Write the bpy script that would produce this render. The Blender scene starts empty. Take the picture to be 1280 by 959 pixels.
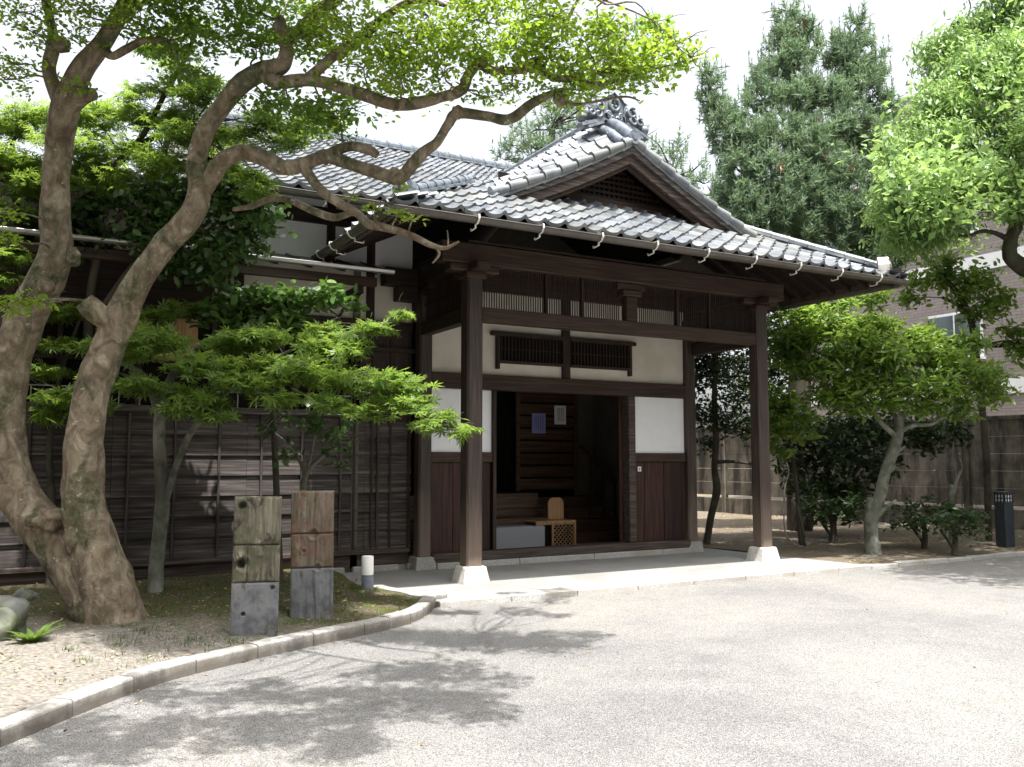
import bpy, bmesh, math, random
import numpy as np
from mathutils import Vector, Matrix, noise as mnoise

S = bpy.context.scene
COL = S.collection
R = math.radians

# ---------------------------------------------------------------- camera, sky, sun, exposure
CAM = np.array([-5.12, -10.21, 1.55])
HEAD = R(60.744)          # heading of the view measured from the facade axis (+X)
PITCH = R(4.9395)
FPX = 1105.0
cam_d = bpy.data.cameras.new('camera')
cam = bpy.data.objects.new('camera', cam_d)
COL.objects.link(cam)
cam.location = CAM
cam.rotation_euler = (R(90) + PITCH, 0, HEAD - R(90))
cam_d.sensor_width = 36
cam_d.lens = FPX / 1280 * 36
cam_d.clip_end = 2000
cam_d.clip_start = 0.05
S.camera = cam

LIGHT = Vector((0.03, 1.0, -2.9)).normalized()      # direction in which sunlight travels
world = bpy.data.worlds.new('World')
S.world = world
world.use_nodes = True
wn = world.node_tree
bg = wn.nodes['Background']
sky = wn.nodes.new('ShaderNodeTexSky')
sky.sky_type = 'NISHITA'
sky.sun_disc = False
sky.sun_elevation = math.asin(-LIGHT.z)
sky.sun_rotation = math.atan2(-LIGHT.x, -LIGHT.y)
sky.air_density = 1.0
sky.dust_density = 6.0
sky.ozone_density = 1.0
hs = wn.nodes.new('ShaderNodeHueSaturation')        # thin white summer haze over the blue
hs.inputs['Saturation'].default_value = 0.3
hs.inputs['Value'].default_value = 1.3
wn.links.new(sky.outputs[0], hs.inputs['Color'])
wn.links.new(hs.outputs[0], bg.inputs['Color'])
bg.inputs['Strength'].default_value = 0.15

sun_d = bpy.data.lights.new('sun', 'SUN')
sun_d.energy = 4.95
sun_d.angle = R(0.53)
sun_d.color = (1.0, 0.975, 0.93)
sun = bpy.data.objects.new('sun', sun_d)
COL.objects.link(sun)
sun.location = (0, -10, 30)
sun.rotation_euler = LIGHT.to_track_quat('-Z', 'Y').to_euler()

vs = S.view_settings
vs.view_transform = 'Standard'
vs.look = 'None'
vs.gamma = 1.0
vs.use_curve_mapping = False
vs.exposure = 1.2
S.cycles.max_bounces = 8
S.cycles.diffuse_bounces = 5
S.cycles.transmission_bounces = 4
S.cycles.sample_clamp_indirect = 6.0

# ---------------------------------------------------------------- measuring: from a sight line and a distance to a point of the place
Fv = np.array([math.cos(HEAD), math.sin(HEAD)])
Rv = np.array([math.sin(HEAD), -math.cos(HEAD)])
def sight(px, py):
    u, v = px - 640.0, 479.5 - py
    a, b = FPX * math.cos(PITCH) - v * math.sin(PITCH), v * math.cos(PITCH) + FPX * math.sin(PITCH)
    xy = u * Rv + a * Fv
    return np.array([xy[0], xy[1], b]), a
def at(px, py, D):
    r, a = sight(px, py)
    return CAM + r * (D / a)
def gnd(px, py, z=0.0):
    r, a = sight(px, py)
    return CAM + r * ((z - CAM[2]) / r[2])
def atY(px, py, Y):
    r, a = sight(px, py)
    return CAM + r * ((Y - CAM[1]) / r[1])

RNG = np.random.default_rng(7)
random.seed(5)

# ---------------------------------------------------------------- object helpers
def empty(name, loc=(0, 0, 0), label=None, cat=None, group=None):
    o = bpy.data.objects.new(name, None)
    COL.objects.link(o)
    o.location = loc
    o.empty_display_size = 0.2
    tag(o, label, cat, group)
    return o
def tag(o, label=None, cat=None, group=None, kind=None):
    if label: o['label'] = label
    if cat: o['category'] = cat
    if group: o['group'] = group
    if kind: o['kind'] = kind
    return o

class MB:
    """collects shapes; build() links them as ONE mesh object"""
    def __init__(s):
        s.v = []; s.f = []; s.sm = []
    def add(s, verts, faces, smooth=False):
        n = len(s.v)
        s.v.extend([tuple(float(c) for c in p) for p in verts])
        s.f.extend([tuple(i + n for i in f) for f in faces])
        s.sm.extend([smooth] * len(faces))
    def box(s, x0, x1, y0, y1, z0, z1):
        v = [(x, y, z) for z in (z0, z1) for y in (y0, y1) for x in (x0, x1)]
        s.add(v, [(0, 2, 3, 1), (4, 5, 7, 6), (0, 1, 5, 4), (2, 6, 7, 3), (0, 4, 6, 2), (1, 3, 7, 5)])
    def frustum(s, cx, cy, z0, z1, a, b):
        v = [(cx + dx * h, cy + dy * h, z) for z, h in ((z0, a), (z1, b)) for dy in (-1, 1) for dx in (-1, 1)]
        s.add(v, [(0, 2, 3, 1), (4, 5, 7, 6), (0, 1, 5, 4), (2, 6, 7, 3), (0, 4, 6, 2), (1, 3, 7, 5)])
    def bar(s, p0, p1, w, h, up=(0, 0, 1)):
        p0, p1 = Vector(p0), Vector(p1)
        d = (p1 - p0).normalized(); upv = Vector(up)
        x = d.cross(upv)
        if x.length < 1e-4: x = d.cross(Vector((0, 1, 0)))
        x.normalize(); z = x.cross(d).normalized()
        v = [p + x * (a * w / 2) + z * (b * h / 2) for p in (p0, p1) for b in (-1, 1) for a in (-1, 1)]
        s.add(v, [(0, 2, 3, 1), (4, 5, 7, 6), (0, 1, 5, 4), (2, 6, 7, 3), (0, 4, 6, 2), (1, 3, 7, 5)])
    def prism(s, poly, ext):
        """planar polygon (3D points) extruded by vector ext"""
        n = len(poly); e = np.array(ext)
        v = [tuple(p) for p in poly] + [tuple(np.array(p) + e) for p in poly]
        f = [tuple(range(n - 1, -1, -1)), tuple(range(n, 2 * n))]
        f += [(i, (i + 1) % n, (i + 1) % n + n, i + n) for i in range(n)]
        s.add(v, f)
    def tube(s, pts, radii, n=8, cap=True, smooth=True, rough=0.0, seed=0.0, freq=3.0, power=1.0):
        pts = [Vector(p) for p in pts]
        if np.isscalar(radii): radii = [radii] * len(pts)
        rings = []
        ref = None
        for i, p in enumerate(pts):
            d = (pts[min(i + 1, len(pts) - 1)] - pts[max(i - 1, 0)])
            if d.length < 1e-6: d = Vector((0, 0, 1))
            d.normalize()
            if ref is None:
                ref = d.orthogonal().normalized()
            x = (ref - d * ref.dot(d))
            if x.length < 1e-5: x = d.orthogonal()
            x.normalize(); ref = x; y = d.cross(x)
            ring = []
            for k in range(n):
                a = 2 * math.pi * k / n
                dirv = x * math.cos(a) + y * math.sin(a)
                r = radii[i]
                if rough:
                    q = p * freq + dirv * 1.3 + Vector((seed, seed * 2, 0))
                    r *= 1 + rough * (mnoise.noise(q) + 0.5 * mnoise.noise(q * 2.3))
                ring.append(p + dirv * r)
            rings.append(ring)
        v = [q for ring in rings for q in ring]
        f = []
        for i in range(len(pts) - 1):
            for k in range(n):
                a, b = i * n + k, i * n + (k + 1) % n
                f.append((a, b, b + n, a + n))
        s.add(v, f, smooth)
        if cap:
            s.add(rings[0], [tuple(range(n - 1, -1, -1))], False)
            s.add(rings[-1], [tuple(range(n))], False)
    def grid(s, pts, smooth=True):
        nu, nv = len(pts), len(pts[0])
        v = [p for row in pts for p in row]
        f = [(i * nv + j, (i + 1) * nv + j, (i + 1) * nv + j + 1, i * nv + j + 1) for i in range(nu - 1) for j in range(nv - 1)]
        s.add(v, f, smooth)
    def ball(s, c, rx, ry, rz, nu=14, nv=9, rough=0.0, seed=0.0):
        v, f = [], []
        for j in range(nv + 1):
            t = math.pi * j / nv
            for i in range(nu):
                a = 2 * math.pi * i / nu
                d = Vector((math.sin(t) * math.cos(a), math.sin(t) * math.sin(a), math.cos(t)))
                k = 1 + rough * (mnoise.noise(d * 1.7 + Vector((seed, 0, seed))) + .5 * mnoise.noise(d * 4 + Vector((0, seed, 0))))
                v.append((c[0] + d.x * rx * k, c[1] + d.y * ry * k, c[2] + d.z * rz * k))
        for j in range(nv):
            for i in range(nu):
                f.append((j * nu + i, (j + 1) * nu + i, (j + 1) * nu + (i + 1) % nu, j * nu + (i + 1) % nu))
        s.add(v, f, True)
    def build(s, name, m, parent=None, bevel=0.0, seg=1):
        me = bpy.data.meshes.new(name)
        me.from_pydata(s.v, [], s.f)
        me.materials.append(m)
        me.polygons.foreach_set('use_smooth', s.sm)
        me.update()
        o = bpy.data.objects.new(name, me)
        COL.objects.link(o)
        if parent is not None:
            o.parent = parent
        if bevel:
            b = o.modifiers.new('bevel', 'BEVEL')
            b.width = bevel; b.segments = seg; b.limit_method = 'ANGLE'; b.angle_limit = R(40)
        return o

def local(parent, *pts):
    L = Vector(parent.location)
    return [Vector(p) - L for p in pts]

def fast_mesh(name, V, F, m, parent=None, smooth=False):
    """V (n,3), F (m,k): equal-sided polygons, quickly"""
    me = bpy.data.meshes.new(name)
    V = np.asarray(V, np.float32); F = np.asarray(F, np.int32)
    k = F.shape[1]
    me.vertices.add(len(V)); me.vertices.foreach_set('co', V.ravel())
    me.loops.add(F.size); me.loops.foreach_set('vertex_index', F.ravel())
    me.polygons.add(len(F))
    me.polygons.foreach_set('loop_start', np.arange(len(F), dtype=np.int32) * k)
    if smooth: me.polygons.foreach_set('use_smooth', np.ones(len(F), bool))
    me.materials.append(m)
    me.update(calc_edges=True)
    me.validate()
    o = bpy.data.objects.new(name, me)
    COL.objects.link(o)
    if parent is not None: o.parent = parent
    return o

# ---------------------------------------------------------------- materials
def new_mat(name):
    m = bpy.data.materials.new(name); m.use_nodes = True
    nt = m.node_tree
    return m, nt, nt.nodes['Principled BSDF']
def N(nt, typ, **kw):
    n = nt.nodes.new(typ)
    for k, v in kw.items():
        if k in n.inputs: n.inputs[k].default_value = v
        else: setattr(n, k, v)
    return n
def coords(nt, scale=(1, 1, 1)):
    tc = N(nt, 'ShaderNodeTexCoord'); mp = N(nt, 'ShaderNodeMapping')
    mp.inputs['Scale'].default_value = scale
    nt.links.new(tc.outputs['Object'], mp.inputs['Vector'])
    return mp.outputs[0]
def ramp(nt, fac, cols, stops=None):
    r = N(nt, 'ShaderNodeValToRGB')
    cols = list(cols); k = len(cols)
    stops = stops or [0.3 + 0.4 * i / max(1, k - 1) for i in range(k)]
    while len(r.color_ramp.elements) < k: r.color_ramp.elements.new(0.5)
    for e, c, p in zip(r.color_ramp.elements, cols, stops):
        e.position = p; e.color = (*c, 1)
    nt.links.new(fac, r.inputs[0])
    return r.outputs[0]
def noise(nt, vec, scale, detail=5, rough=0.55, dist=0.0):
    n = N(nt, 'ShaderNodeTexNoise')
    n.inputs['Scale'].default_value = scale; n.inputs['Detail'].default_value = detail
    n.inputs['Roughness'].default_value = rough; n.inputs['Distortion'].default_value = dist
    nt.links.new(vec, n.inputs['Vector'])
    return n.outputs['Fac']
def mix(nt, a, b, fac, mode='MIX'):
    m = N(nt, 'ShaderNodeMix'); m.data_type = 'RGBA'; m.blend_type = mode
    if isinstance(fac, float): m.inputs[0].default_value = fac
    else: nt.links.new(fac, m.inputs[0])
    for i, c in ((6, a), (7, b)):
        if isinstance(c, tuple): m.inputs[i].default_value = (*c, 1)
        else: nt.links.new(c, m.inputs[i])
    return m.outputs[2]
def bump(nt, bsdf, h, strength=0.3, dist=0.02):
    b = N(nt, 'ShaderNodeBump'); b.inputs['Strength'].default_value = strength; b.inputs['Distance'].default_value = dist
    nt.links.new(h, b.inputs['Height']); nt.links.new(b.outputs[0], bsdf.inputs['Normal'])

def M(name, cols, scale=(1, 1, 1), ns=5, rough=.8, spec=.3, bmp=.3, bd=.01, stops=None, blotch=None, bscale=1.2, detail=6, metal=0.0, island=0.0):
    m, nt, b = new_mat(name)
    n = noise(nt, coords(nt, scale), ns, detail)
    c = ramp(nt, n, cols, stops)
    if blotch:
        n2 = noise(nt, coords(nt, (1, 1, 1)), bscale, 4, .6)
        c2 = ramp(nt, n2, [(0, 0, 0), (1, 1, 1)], [.45, .65])
        sep = N(nt, 'ShaderNodeRGBToBW'); nt.links.new(c2, sep.inputs[0])
        c = mix(nt, c, blotch, sep.outputs[0])
    if island:
        g = N(nt, 'ShaderNodeNewGeometry')
        mr = N(nt, 'ShaderNodeMapRange'); mr.inputs[3].default_value = 1 - island; mr.inputs[4].default_value = 1 + island
        nt.links.new(g.outputs['Random Per Island'], mr.inputs[0])
        c = mix(nt, c, mr.outputs[0], 1.0, 'MULTIPLY')
    nt.links.new(c, b.inputs['Base Color'])
    b.inputs['Roughness'].default_value = rough; b.inputs['Specular IOR Level'].default_value = spec
    b.inputs['Metallic'].default_value = metal
    if bmp: bump(nt, b, n, bmp, bd)
    return m

W_D = [(.008, .005, .0035), (.023, .0135, .0095), (.044, .027, .019)]
def wood(name, cols, axis, island=0.15, rough=.6, blotch=None, bmp=.35):
    sc = {'x': (.7, 16, 16), 'y': (16, .7, 16), 'z': (16, 16, .7)}[axis]
    return M(name, cols, sc, 2.2, rough, .3, bmp, .004, [.3, .52, .72], blotch=blotch, bscale=1.7, island=island)
wood_x = wood('dark_wood_x', W_D, 'x'); wood_y = wood('dark_wood_y', W_D, 'y')
def column_wood():
    m, nt, b = new_mat('column_wood')
    n = noise(nt, coords(nt, (16, 16, .7)), 2.2, 6)
    c = ramp(nt, n, [(.015, .010, .008), (.04, .026, .020), (.078, .051, .040)], [.3, .52, .72])
    # rain-bleached foot of the post
    tc = N(nt, 'ShaderNodeTexCoord'); sp = N(nt, 'ShaderNodeSeparateXYZ'); nt.links.new(tc.outputs['Object'], sp.inputs[0])
    n2 = noise(nt, coords(nt, (9, 9, 1.2)), 1.5, 4)
    ad = N(nt, 'ShaderNodeMath', operation='MULTIPLY_ADD'); nt.links.new(n2, ad.inputs[0]); ad.inputs[1].default_value = -.9; nt.links.new(sp.outputs[2], ad.inputs[2])
    mr = N(nt, 'ShaderNodeMapRange'); mr.inputs[1].default_value = -.25; mr.inputs[2].default_value = .75; mr.inputs[3].default_value = .75; mr.inputs[4].default_value = 0
    nt.links.new(ad.outputs[0], mr.inputs[0])
    c = mix(nt, c, (.17, .125, .095), mr.outputs[0])
    nt.links.new(c, b.inputs['Base Color']); b.inputs['Roughness'].default_value = .6
    bump(nt, b, n, .35, .004)
    return m
wood_z = column_wood()
wood_zd = wood('dark_wood_z', W_D, 'z')
wood_red_x = wood('brown_wood_x', [(.015, .0088, .0062), (.036, .0205, .0138), (.066, .040, .028)], 'x')
wood_red_z = wood('brown_wood_z', [(.013, .006, .0045), (.034, .0145, .010), (.062, .029, .020)], 'z', island=.35)
wood_grey_x = wood('grey_wood_x', [(.022, .018, .0165), (.056, .047, .043), (.135, .117, .108)], 'x', island=.2, rough=.85, bmp=.7)
wood_grey_z = wood('grey_wood_z', [(.022, .018, .016), (.05, .041, .037), (.10, .085, .078)], 'z', island=.2, rough=.85)
wood_sill = wood('sill_wood', [(.024, .017, .014), (.06, .044, .037), (.12, .095, .082)], 'x', rough=.75)
wood_floor = wood('interior_wood', [(.028, .015, .009), (.066, .036, .021), (.105, .06, .037)], 'x', island=.2, rough=.45)
bamboo = wood('pale_wood', [(.22, .12, .055), (.34, .2, .1), (.42, .27, .15)], 'z', rough=.5)
plaster_cream = M('cream_plaster', [(.55, .52, .45), (.60, .57, .50)], (1, 1, .6), 3.5, .92, .2, .15, .004, blotch=(.50, .465, .39), bscale=1.3)
plaster_white = M('white_plaster', [(.75, .755, .77), (.79, .795, .805)], (1, 1, 1), 6, .92, .2, .12, .003)
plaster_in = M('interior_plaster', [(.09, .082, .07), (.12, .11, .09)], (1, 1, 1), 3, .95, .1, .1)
tile_m = M('roof_tile', [(.06, .067, .077), (.115, .125, .14), (.19, .20, .21)], (1, 1, 1), 5.0, .36, .55, .12, .004, island=.32, blotch=(.15, .155, .15), bscale=1.1)
ridge_m = M('ridge_tile', [(.05, .06, .075), (.10, .118, .14), (.18, .20, .22)], (1, 1, 1), 9, .45, .5, .3, .004)
gutter_m = M('gutter_metal', [(.055, .048, .04), (.095, .082, .07)], (1, 1, 1), 4, .38, .5, .05, island=.0)
steel_m = M('bright_steel', [(.32, .32, .31), (.46, .46, .45)], (.3, 6, 6), 4, .3, .5, .02, metal=.8)
hook_m = M('pale_hook', [(.62, .60, .54), (.72, .70, .64)], (1, 1, 1), 20, .5, .5, .1)
stone_m = M('base_stone', [(.42, .40, .37), (.55, .53, .5), (.64, .62, .585)], (1, 1, 1), 26, .85, .3, .35, .003, blotch=(.40, .37, .33), bscale=3)
kerb_m = M('kerb_stone', [(.24, .23, .215), (.35, .338, .32), (.47, .455, .43)], (1, 1, 1), 60, .9, .25, .4, .004, blotch=(.30, .275, .24), bscale=2.2, island=.1)
def grime_shade_foot(m, zlo, zhi, col):  # paints the front face's shade in together with grime at the foot
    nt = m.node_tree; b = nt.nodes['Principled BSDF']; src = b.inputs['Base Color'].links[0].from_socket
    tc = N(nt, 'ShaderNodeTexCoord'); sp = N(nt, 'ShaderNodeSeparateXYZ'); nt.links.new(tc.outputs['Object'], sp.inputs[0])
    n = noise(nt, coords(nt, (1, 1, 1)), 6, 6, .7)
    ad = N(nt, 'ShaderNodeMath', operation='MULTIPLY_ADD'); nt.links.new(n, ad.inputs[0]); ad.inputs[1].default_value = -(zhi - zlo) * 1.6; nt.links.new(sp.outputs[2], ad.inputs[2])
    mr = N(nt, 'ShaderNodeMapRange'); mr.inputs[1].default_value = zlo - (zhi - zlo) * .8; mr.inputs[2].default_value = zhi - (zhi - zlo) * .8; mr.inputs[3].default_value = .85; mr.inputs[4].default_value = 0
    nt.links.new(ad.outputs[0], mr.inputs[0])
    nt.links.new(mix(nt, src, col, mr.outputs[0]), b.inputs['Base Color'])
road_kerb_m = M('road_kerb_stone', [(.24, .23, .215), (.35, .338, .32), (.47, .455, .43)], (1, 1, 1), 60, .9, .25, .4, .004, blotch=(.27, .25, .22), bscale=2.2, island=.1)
grime_shade_foot(road_kerb_m, -.02, .062, (.115, .098, .08))
granite_m = M('granite_block', [(.20, .21, .225), (.34, .35, .37)], (1, 1, 1), 70, .7, .4, .2, .002)
black_m = M('near_black', [(.006, .005, .004), (.012, .010, .008)], (1, 1, 1), 5, .9, .1, 0)  # near black, also painted in for the shade inside openings, gaps and recesses
iron_m = M('dark_iron', [(.016, .022, .03), (.03, .038, .048)], (1, 1, 1), 8, .5, .5, .1)
lampw_m = M('lamp_white', [(.78, .77, .74), (.84, .83, .80)], (1, 1, 1), 12, .5, .5, .05)
grey_m = M('lamp_grey', [(.10, .11, .13), (.16, .17, .19)], (1, 1, 1), 20, .7, .4, .1)
paper_m = M('paper_sheet', [(.72, .72, .74), (.78, .78, .8)], (1, 1, 1), 3, .9, .1, 0)
paperb_m = M('blue_paper_sheet', [(.22, .24, .52), (.30, .32, .6)], (1, 1, 1), 3, .9, .1, 0)
ink_m = M('ink', [(.10, .10, .16), (.12, .12, .18)], (1, 1, 1), 3, .9, .1, 0)
rock_m = M('garden_rock', [(.09, .092, .085), (.19, .192, .178), (.34, .34, .315)], (1, 1, 1), 4, .9, .2, .7, .03, blotch=(.085, .10, .05), bscale=4)

def asphalt():
    m, nt, b = new_mat('worn_asphalt')
    co = coords(nt)
    v = N(nt, 'ShaderNodeTexVoronoi'); v.inputs['Scale'].default_value = 175; nt.links.new(co, v.inputs['Vector'])
    bw = N(nt, 'ShaderNodeSeparateColor'); nt.links.new(v.outputs['Color'], bw.inputs[0])
    c = ramp(nt, bw.outputs[0], [(.062, .062, .063), (.13, .129, .128), (.18, .178, .175), (.228, .217, .196), (.31, .304, .297)], [.0, .25, .55, .8, 1.0])
    fine = noise(nt, co, 240, 2)
    c = mix(nt, c, ramp(nt, fine, [(.8, .8, .81), (1.12, 1.11, 1.1)], [.35, .65]), .7, 'MULTIPLY')
    big = noise(nt, co, .35, 5, .6, .6)
    c = mix(nt, c, ramp(nt, big, [(.80, .80, .82), (1.0, 1.0, 1.0), (1.16, 1.13, 1.08)], [.34, .5, .66]), 1.0, 'MULTIPLY')
    med = noise(nt, co, 3.2, 6, .7)
    c = mix(nt, c, ramp(nt, med, [(.92, .92, .925), (1.05, 1.05, 1.04)], [.35, .65]), 1.0, 'MULTIPLY')
    nt.links.new(c, b.inputs['Base Color']); b.inputs['Roughness'].default_value = .93; b.inputs['Specular IOR Level'].default_value = .2
    bump(nt, b, v.outputs['Distance'], .6, .006)
    return m
asphalt_m = asphalt()
apron_m = M('apron_concrete', [(.14, .137, .133), (.245, .24, .232), (.35, .342, .325)], (1, 1, 1), 110, .92, .2, .4, .003, [.3, .5, .7], blotch=(.20, .195, .185), bscale=.9, detail=4)

def soil():
    m, nt, b = new_mat('garden_soil')
    co = coords(nt)
    n = noise(nt, co, 30, 8, .65); n2 = noise(nt, co, 1.1, 5, .6, .4); n3 = noise(nt, co, 6, 6, .65)
    c = ramp(nt, n, [(.10, .09, .077), (.185, .168, .146), (.295, .275, .243)], [.3, .5, .7])
    moss = ramp(nt, n, [(.032, .04, .014), (.07, .082, .026), (.125, .125, .05)], [.3, .5, .7])
    dark = ramp(nt, n, [(.045, .036, .026), (.095, .076, .057), (.165, .138, .105)], [.3, .5, .7])
    # moss & leaf mould spread from the wall side toward the posts; bare sand towards the drive on the left
    tc = N(nt, 'ShaderNodeTexCoord'); sp = N(nt, 'ShaderNodeSeparateXYZ'); nt.links.new(tc.outputs['Object'], sp.inputs[0])
    e = N(nt, 'ShaderNodeMath', operation='MULTIPLY_ADD'); nt.links.new(sp.outputs[0], e.inputs[0]); e.inputs[1].default_value = .42; nt.links.new(sp.outputs[1], e.inputs[2])
    e2 = N(nt, 'ShaderNodeMath', operation='MULTIPLY_ADD'); nt.links.new(n2, e2.inputs[0]); e2.inputs[1].default_value = 2.4; nt.links.new(e.outputs[0], e2.inputs[2])
    mr = N(nt, 'ShaderNodeMapRange'); mr.inputs[1].default_value = -2.4; mr.inputs[2].default_value = -1.5
    nt.links.new(e2.outputs[0], mr.inputs[0])
    mm = ramp(nt, n3, [(0, 0, 0), (1, 1, 1)], [.42, .56]); bw = N(nt, 'ShaderNodeRGBToBW'); nt.links.new(mm, bw.inputs[0])
    md = mix(nt, dark, moss, bw.outputs[0])
    c = mix(nt, c, md, mr.outputs[0])
    nt.links.new(c, b.inputs['Base Color']); b.inputs['Roughness'].default_value = .97; b.inputs['Specular IOR Level'].default_value = .1
    bump(nt, b, n, .8, .02)
    return m
soil_m = soil()
soil_r = M('shaded_earth', [(.075, .062, .048), (.14, .118, .092), (.22, .19, .15)], (1, 1, 1), 22, .97, .1, .8, .02, blotch=(.12, .095, .06), bscale=1.3)

def bark(name, cols, blotch, bscale=5, bmp=.6, ns=3.0, sc=(1, 1, .35)):
    return M(name, cols, sc, ns, .88, .25, bmp, .02, [.3, .5, .7], blotch=blotch, bscale=bscale, detail=8)
def old_bark():
    m, nt, b = new_mat('smooth_peeling_bark')
    n = noise(nt, coords(nt, (1, 1, .7)), 8, 9, .66, .8); n2 = noise(nt, coords(nt, (1, 1, .5)), 3.0, 5, .6, .8); n3 = noise(nt, coords(nt), 14, 6, .7)
    c = ramp(nt, n, [(.06, .046, .030), (.145, .113, .077), (.24, .197, .14), (.37, .325, .25)], [.28, .45, .58, .72])
    f = ramp(nt, n2, [(0, 0, 0), (1, 1, 1)], [.52, .60]); bw = N(nt, 'ShaderNodeRGBToBW'); nt.links.new(f, bw.inputs[0])
    c = mix(nt, c, ramp(nt, n3, [(.05, .05, .026), (.13, .125, .075)], [.4, .6]), bw.outputs[0])
    f = ramp(nt, n3, [(0, 0, 0), (1, 1, 1)], [.62, .68]); bw = N(nt, 'ShaderNodeRGBToBW'); nt.links.new(f, bw.inputs[0])
    c = mix(nt, c, (.36, .35, .30), bw.outputs[0])
    f = ramp(nt, n2, [(1, 1, 1), (0, 0, 0)], [.34, .42]); bw = N(nt, 'ShaderNodeRGBToBW'); nt.links.new(f, bw.inputs[0])
    c = mix(nt, c, ramp(nt, n, [(.085, .060, .038), (.18, .135, .09)], [.4, .6]), bw.outputs[0])
    nt.links.new(c, b.inputs['Base Color']); b.inputs['Roughness'].default_value = .85; b.inputs['Specular IOR Level'].default_value = .25
    ad = N(nt, 'ShaderNodeMath', operation='ADD'); nt.links.new(n, ad.inputs[0]); nt.links.new(n2, ad.inputs[1])
    bump(nt, b, ad.outputs[0], .8, .035)
    return m
bark_big = old_bark()
bark_dark = bark('dark_bark', [(.02, .016, .012), (.05, .04, .03), (.09, .075, .06)], (.06, .06, .04))
bark_grey = bark('lichen_bark', [(.08, .078, .06), (.19, .19, .158), (.36, .37, .32)], (.075, .085, .055), 7)

def leaf_mat(name, lo, hi, trans, tw=.45, rough=.45, spec=.4, rare=None):
    m, nt, b = new_mat(name)
    g = N(nt, 'ShaderNodeNewGeometry')
    c = ramp(nt, g.outputs['Random Per Island'], [lo, hi] + ([rare] if rare else []), [0, .88, 1] if rare else [0, 1])
    n = noise(nt, coords(nt), 1.6, 3)
    c = mix(nt, c, ramp(nt, n, [(.72, .74, .75), (1.2, 1.15, 1.0)], [.35, .65]), 1.0, 'MULTIPLY')
    nt.links.new(c, b.inputs['Base Color']); b.inputs['Roughness'].default_value = rough; b.inputs['Specular IOR Level'].default_value = spec
    t = N(nt, 'ShaderNodeBsdfTranslucent')
    tcol = mix(nt, c, trans, .6)
    nt.links.new(tcol, t.inputs[0])
    mx = N(nt, 'ShaderNodeMixShader'); mx.inputs[0].default_value = tw
    nt.links.new(b.outputs[0], mx.inputs[1]); nt.links.new(t.outputs[0], mx.inputs[2])
    nt.links.new(mx.outputs[0], nt.nodes['Material Output'].inputs[0])
    return m
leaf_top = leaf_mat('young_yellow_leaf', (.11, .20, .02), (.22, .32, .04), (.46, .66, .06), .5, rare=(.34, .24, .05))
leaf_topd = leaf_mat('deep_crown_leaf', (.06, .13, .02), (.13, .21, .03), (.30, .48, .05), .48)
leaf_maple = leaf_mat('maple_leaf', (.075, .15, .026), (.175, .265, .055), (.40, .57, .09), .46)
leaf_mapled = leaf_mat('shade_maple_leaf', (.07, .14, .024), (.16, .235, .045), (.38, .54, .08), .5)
leaf_camel = leaf_mat('glossy_dark_leaf', (.03, .075, .022), (.08, .14, .04), (.10, .20, .03), .25, .28, .6)
leaf_broad = leaf_mat('broad_leaf', (.05, .12, .03), (.12, .21, .055), (.18, .32, .05), .3, .3, .6)
leaf_prune = leaf_mat('clipped_crown_leaf', (.075, .155, .03), (.18, .28, .06), (.36, .52, .07), .42, .36, .5, rare=(.24, .28, .07))
leaf_camph = leaf_mat('camphor_leaf', (.14, .25, .085), (.27, .39, .15), (.44, .64, .16), .42, .36, .5)
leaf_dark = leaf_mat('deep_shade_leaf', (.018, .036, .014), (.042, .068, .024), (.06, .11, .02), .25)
leaf_low = leaf_mat('low_shrub_leaf', (.03, .06, .025), (.06, .10, .04), (.10, .18, .03), .3)
needle_m = leaf_mat('pine_needle', (.095, .16, .11), (.22, .30, .19), (.26, .38, .16), .36, .5, .3)
needle_b = leaf_mat('dry_needle', (.14, .10, .06), (.22, .16, .09), (.2, .15, .08), .2)
grass_m = leaf_mat('grass_blade', (.05, .085, .018), (.11, .15, .035), (.16, .22, .03), .35)
fern_m = leaf_mat('fern_leaf', (.09, .16, .03), (.15, .23, .05), (.22, .34, .05), .4)
litter_m = M('dead_leaf', [(.16, .10, .055), (.30, .2, .11), (.45, .33, .2)], (1, 1, 1), 2, .9, .2, 0, island=.5)

# ================================================================= GROUND
def sheet(name, x0, x1, y0, y1, z, m):
    b = MB(); b.add([(x0, y0, z), (x1, y0, z), (x1, y1, z), (x0, y1, z)], [(0, 1, 2, 3)])
    return tag(b.build(name, m), kind='structure')
sheet('ground', -250, 350, -250, 400, -.09, soil_r)
sheet('driveway', -40, 60, -60, -1.22, -.06, asphalt_m)

# kerb of the left bed, from beyond the left edge of the view round to the lamp
kp = [(0, 935), (100, 893), (200, 855), (300, 829), (400, 806), (470, 791)]
K = [gnd(x, y, -.06)[:2] for x, y in kp]
d0 = (K[0] - K[1]) / np.linalg.norm(K[0] - K[1])
K = [K[0] + d0 * 6, K[0] + d0 * 3] + K + [gnd(x, y, -.06)[:2] for x, y in ((515, 779), (538, 766), (546, 753))] + [np.array([-1.02, -.93]), np.array([-1.08, -.5]), np.array([-1.22, .12])]
def cr(P, n):
    P = [np.array(p, float) for p in P]; out = []
    Q = [2 * P[0] - P[1]] + P + [2 * P[-1] - P[-2]]
    for i in range(1, len(Q) - 2):
        for k in range(n):
            t = k / n
            a, b_, c, d = Q[i - 1], Q[i], Q[i + 1], Q[i + 2]
            out.append(.5 * ((2 * b_) + (c - a) * t + (2 * a - 5 * b_ + 4 * c - d) * t * t + (3 * b_ - 3 * c + d - a) * t ** 3))
    out.append(P[-1])
    return out
KS = cr(K, 8)
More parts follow.
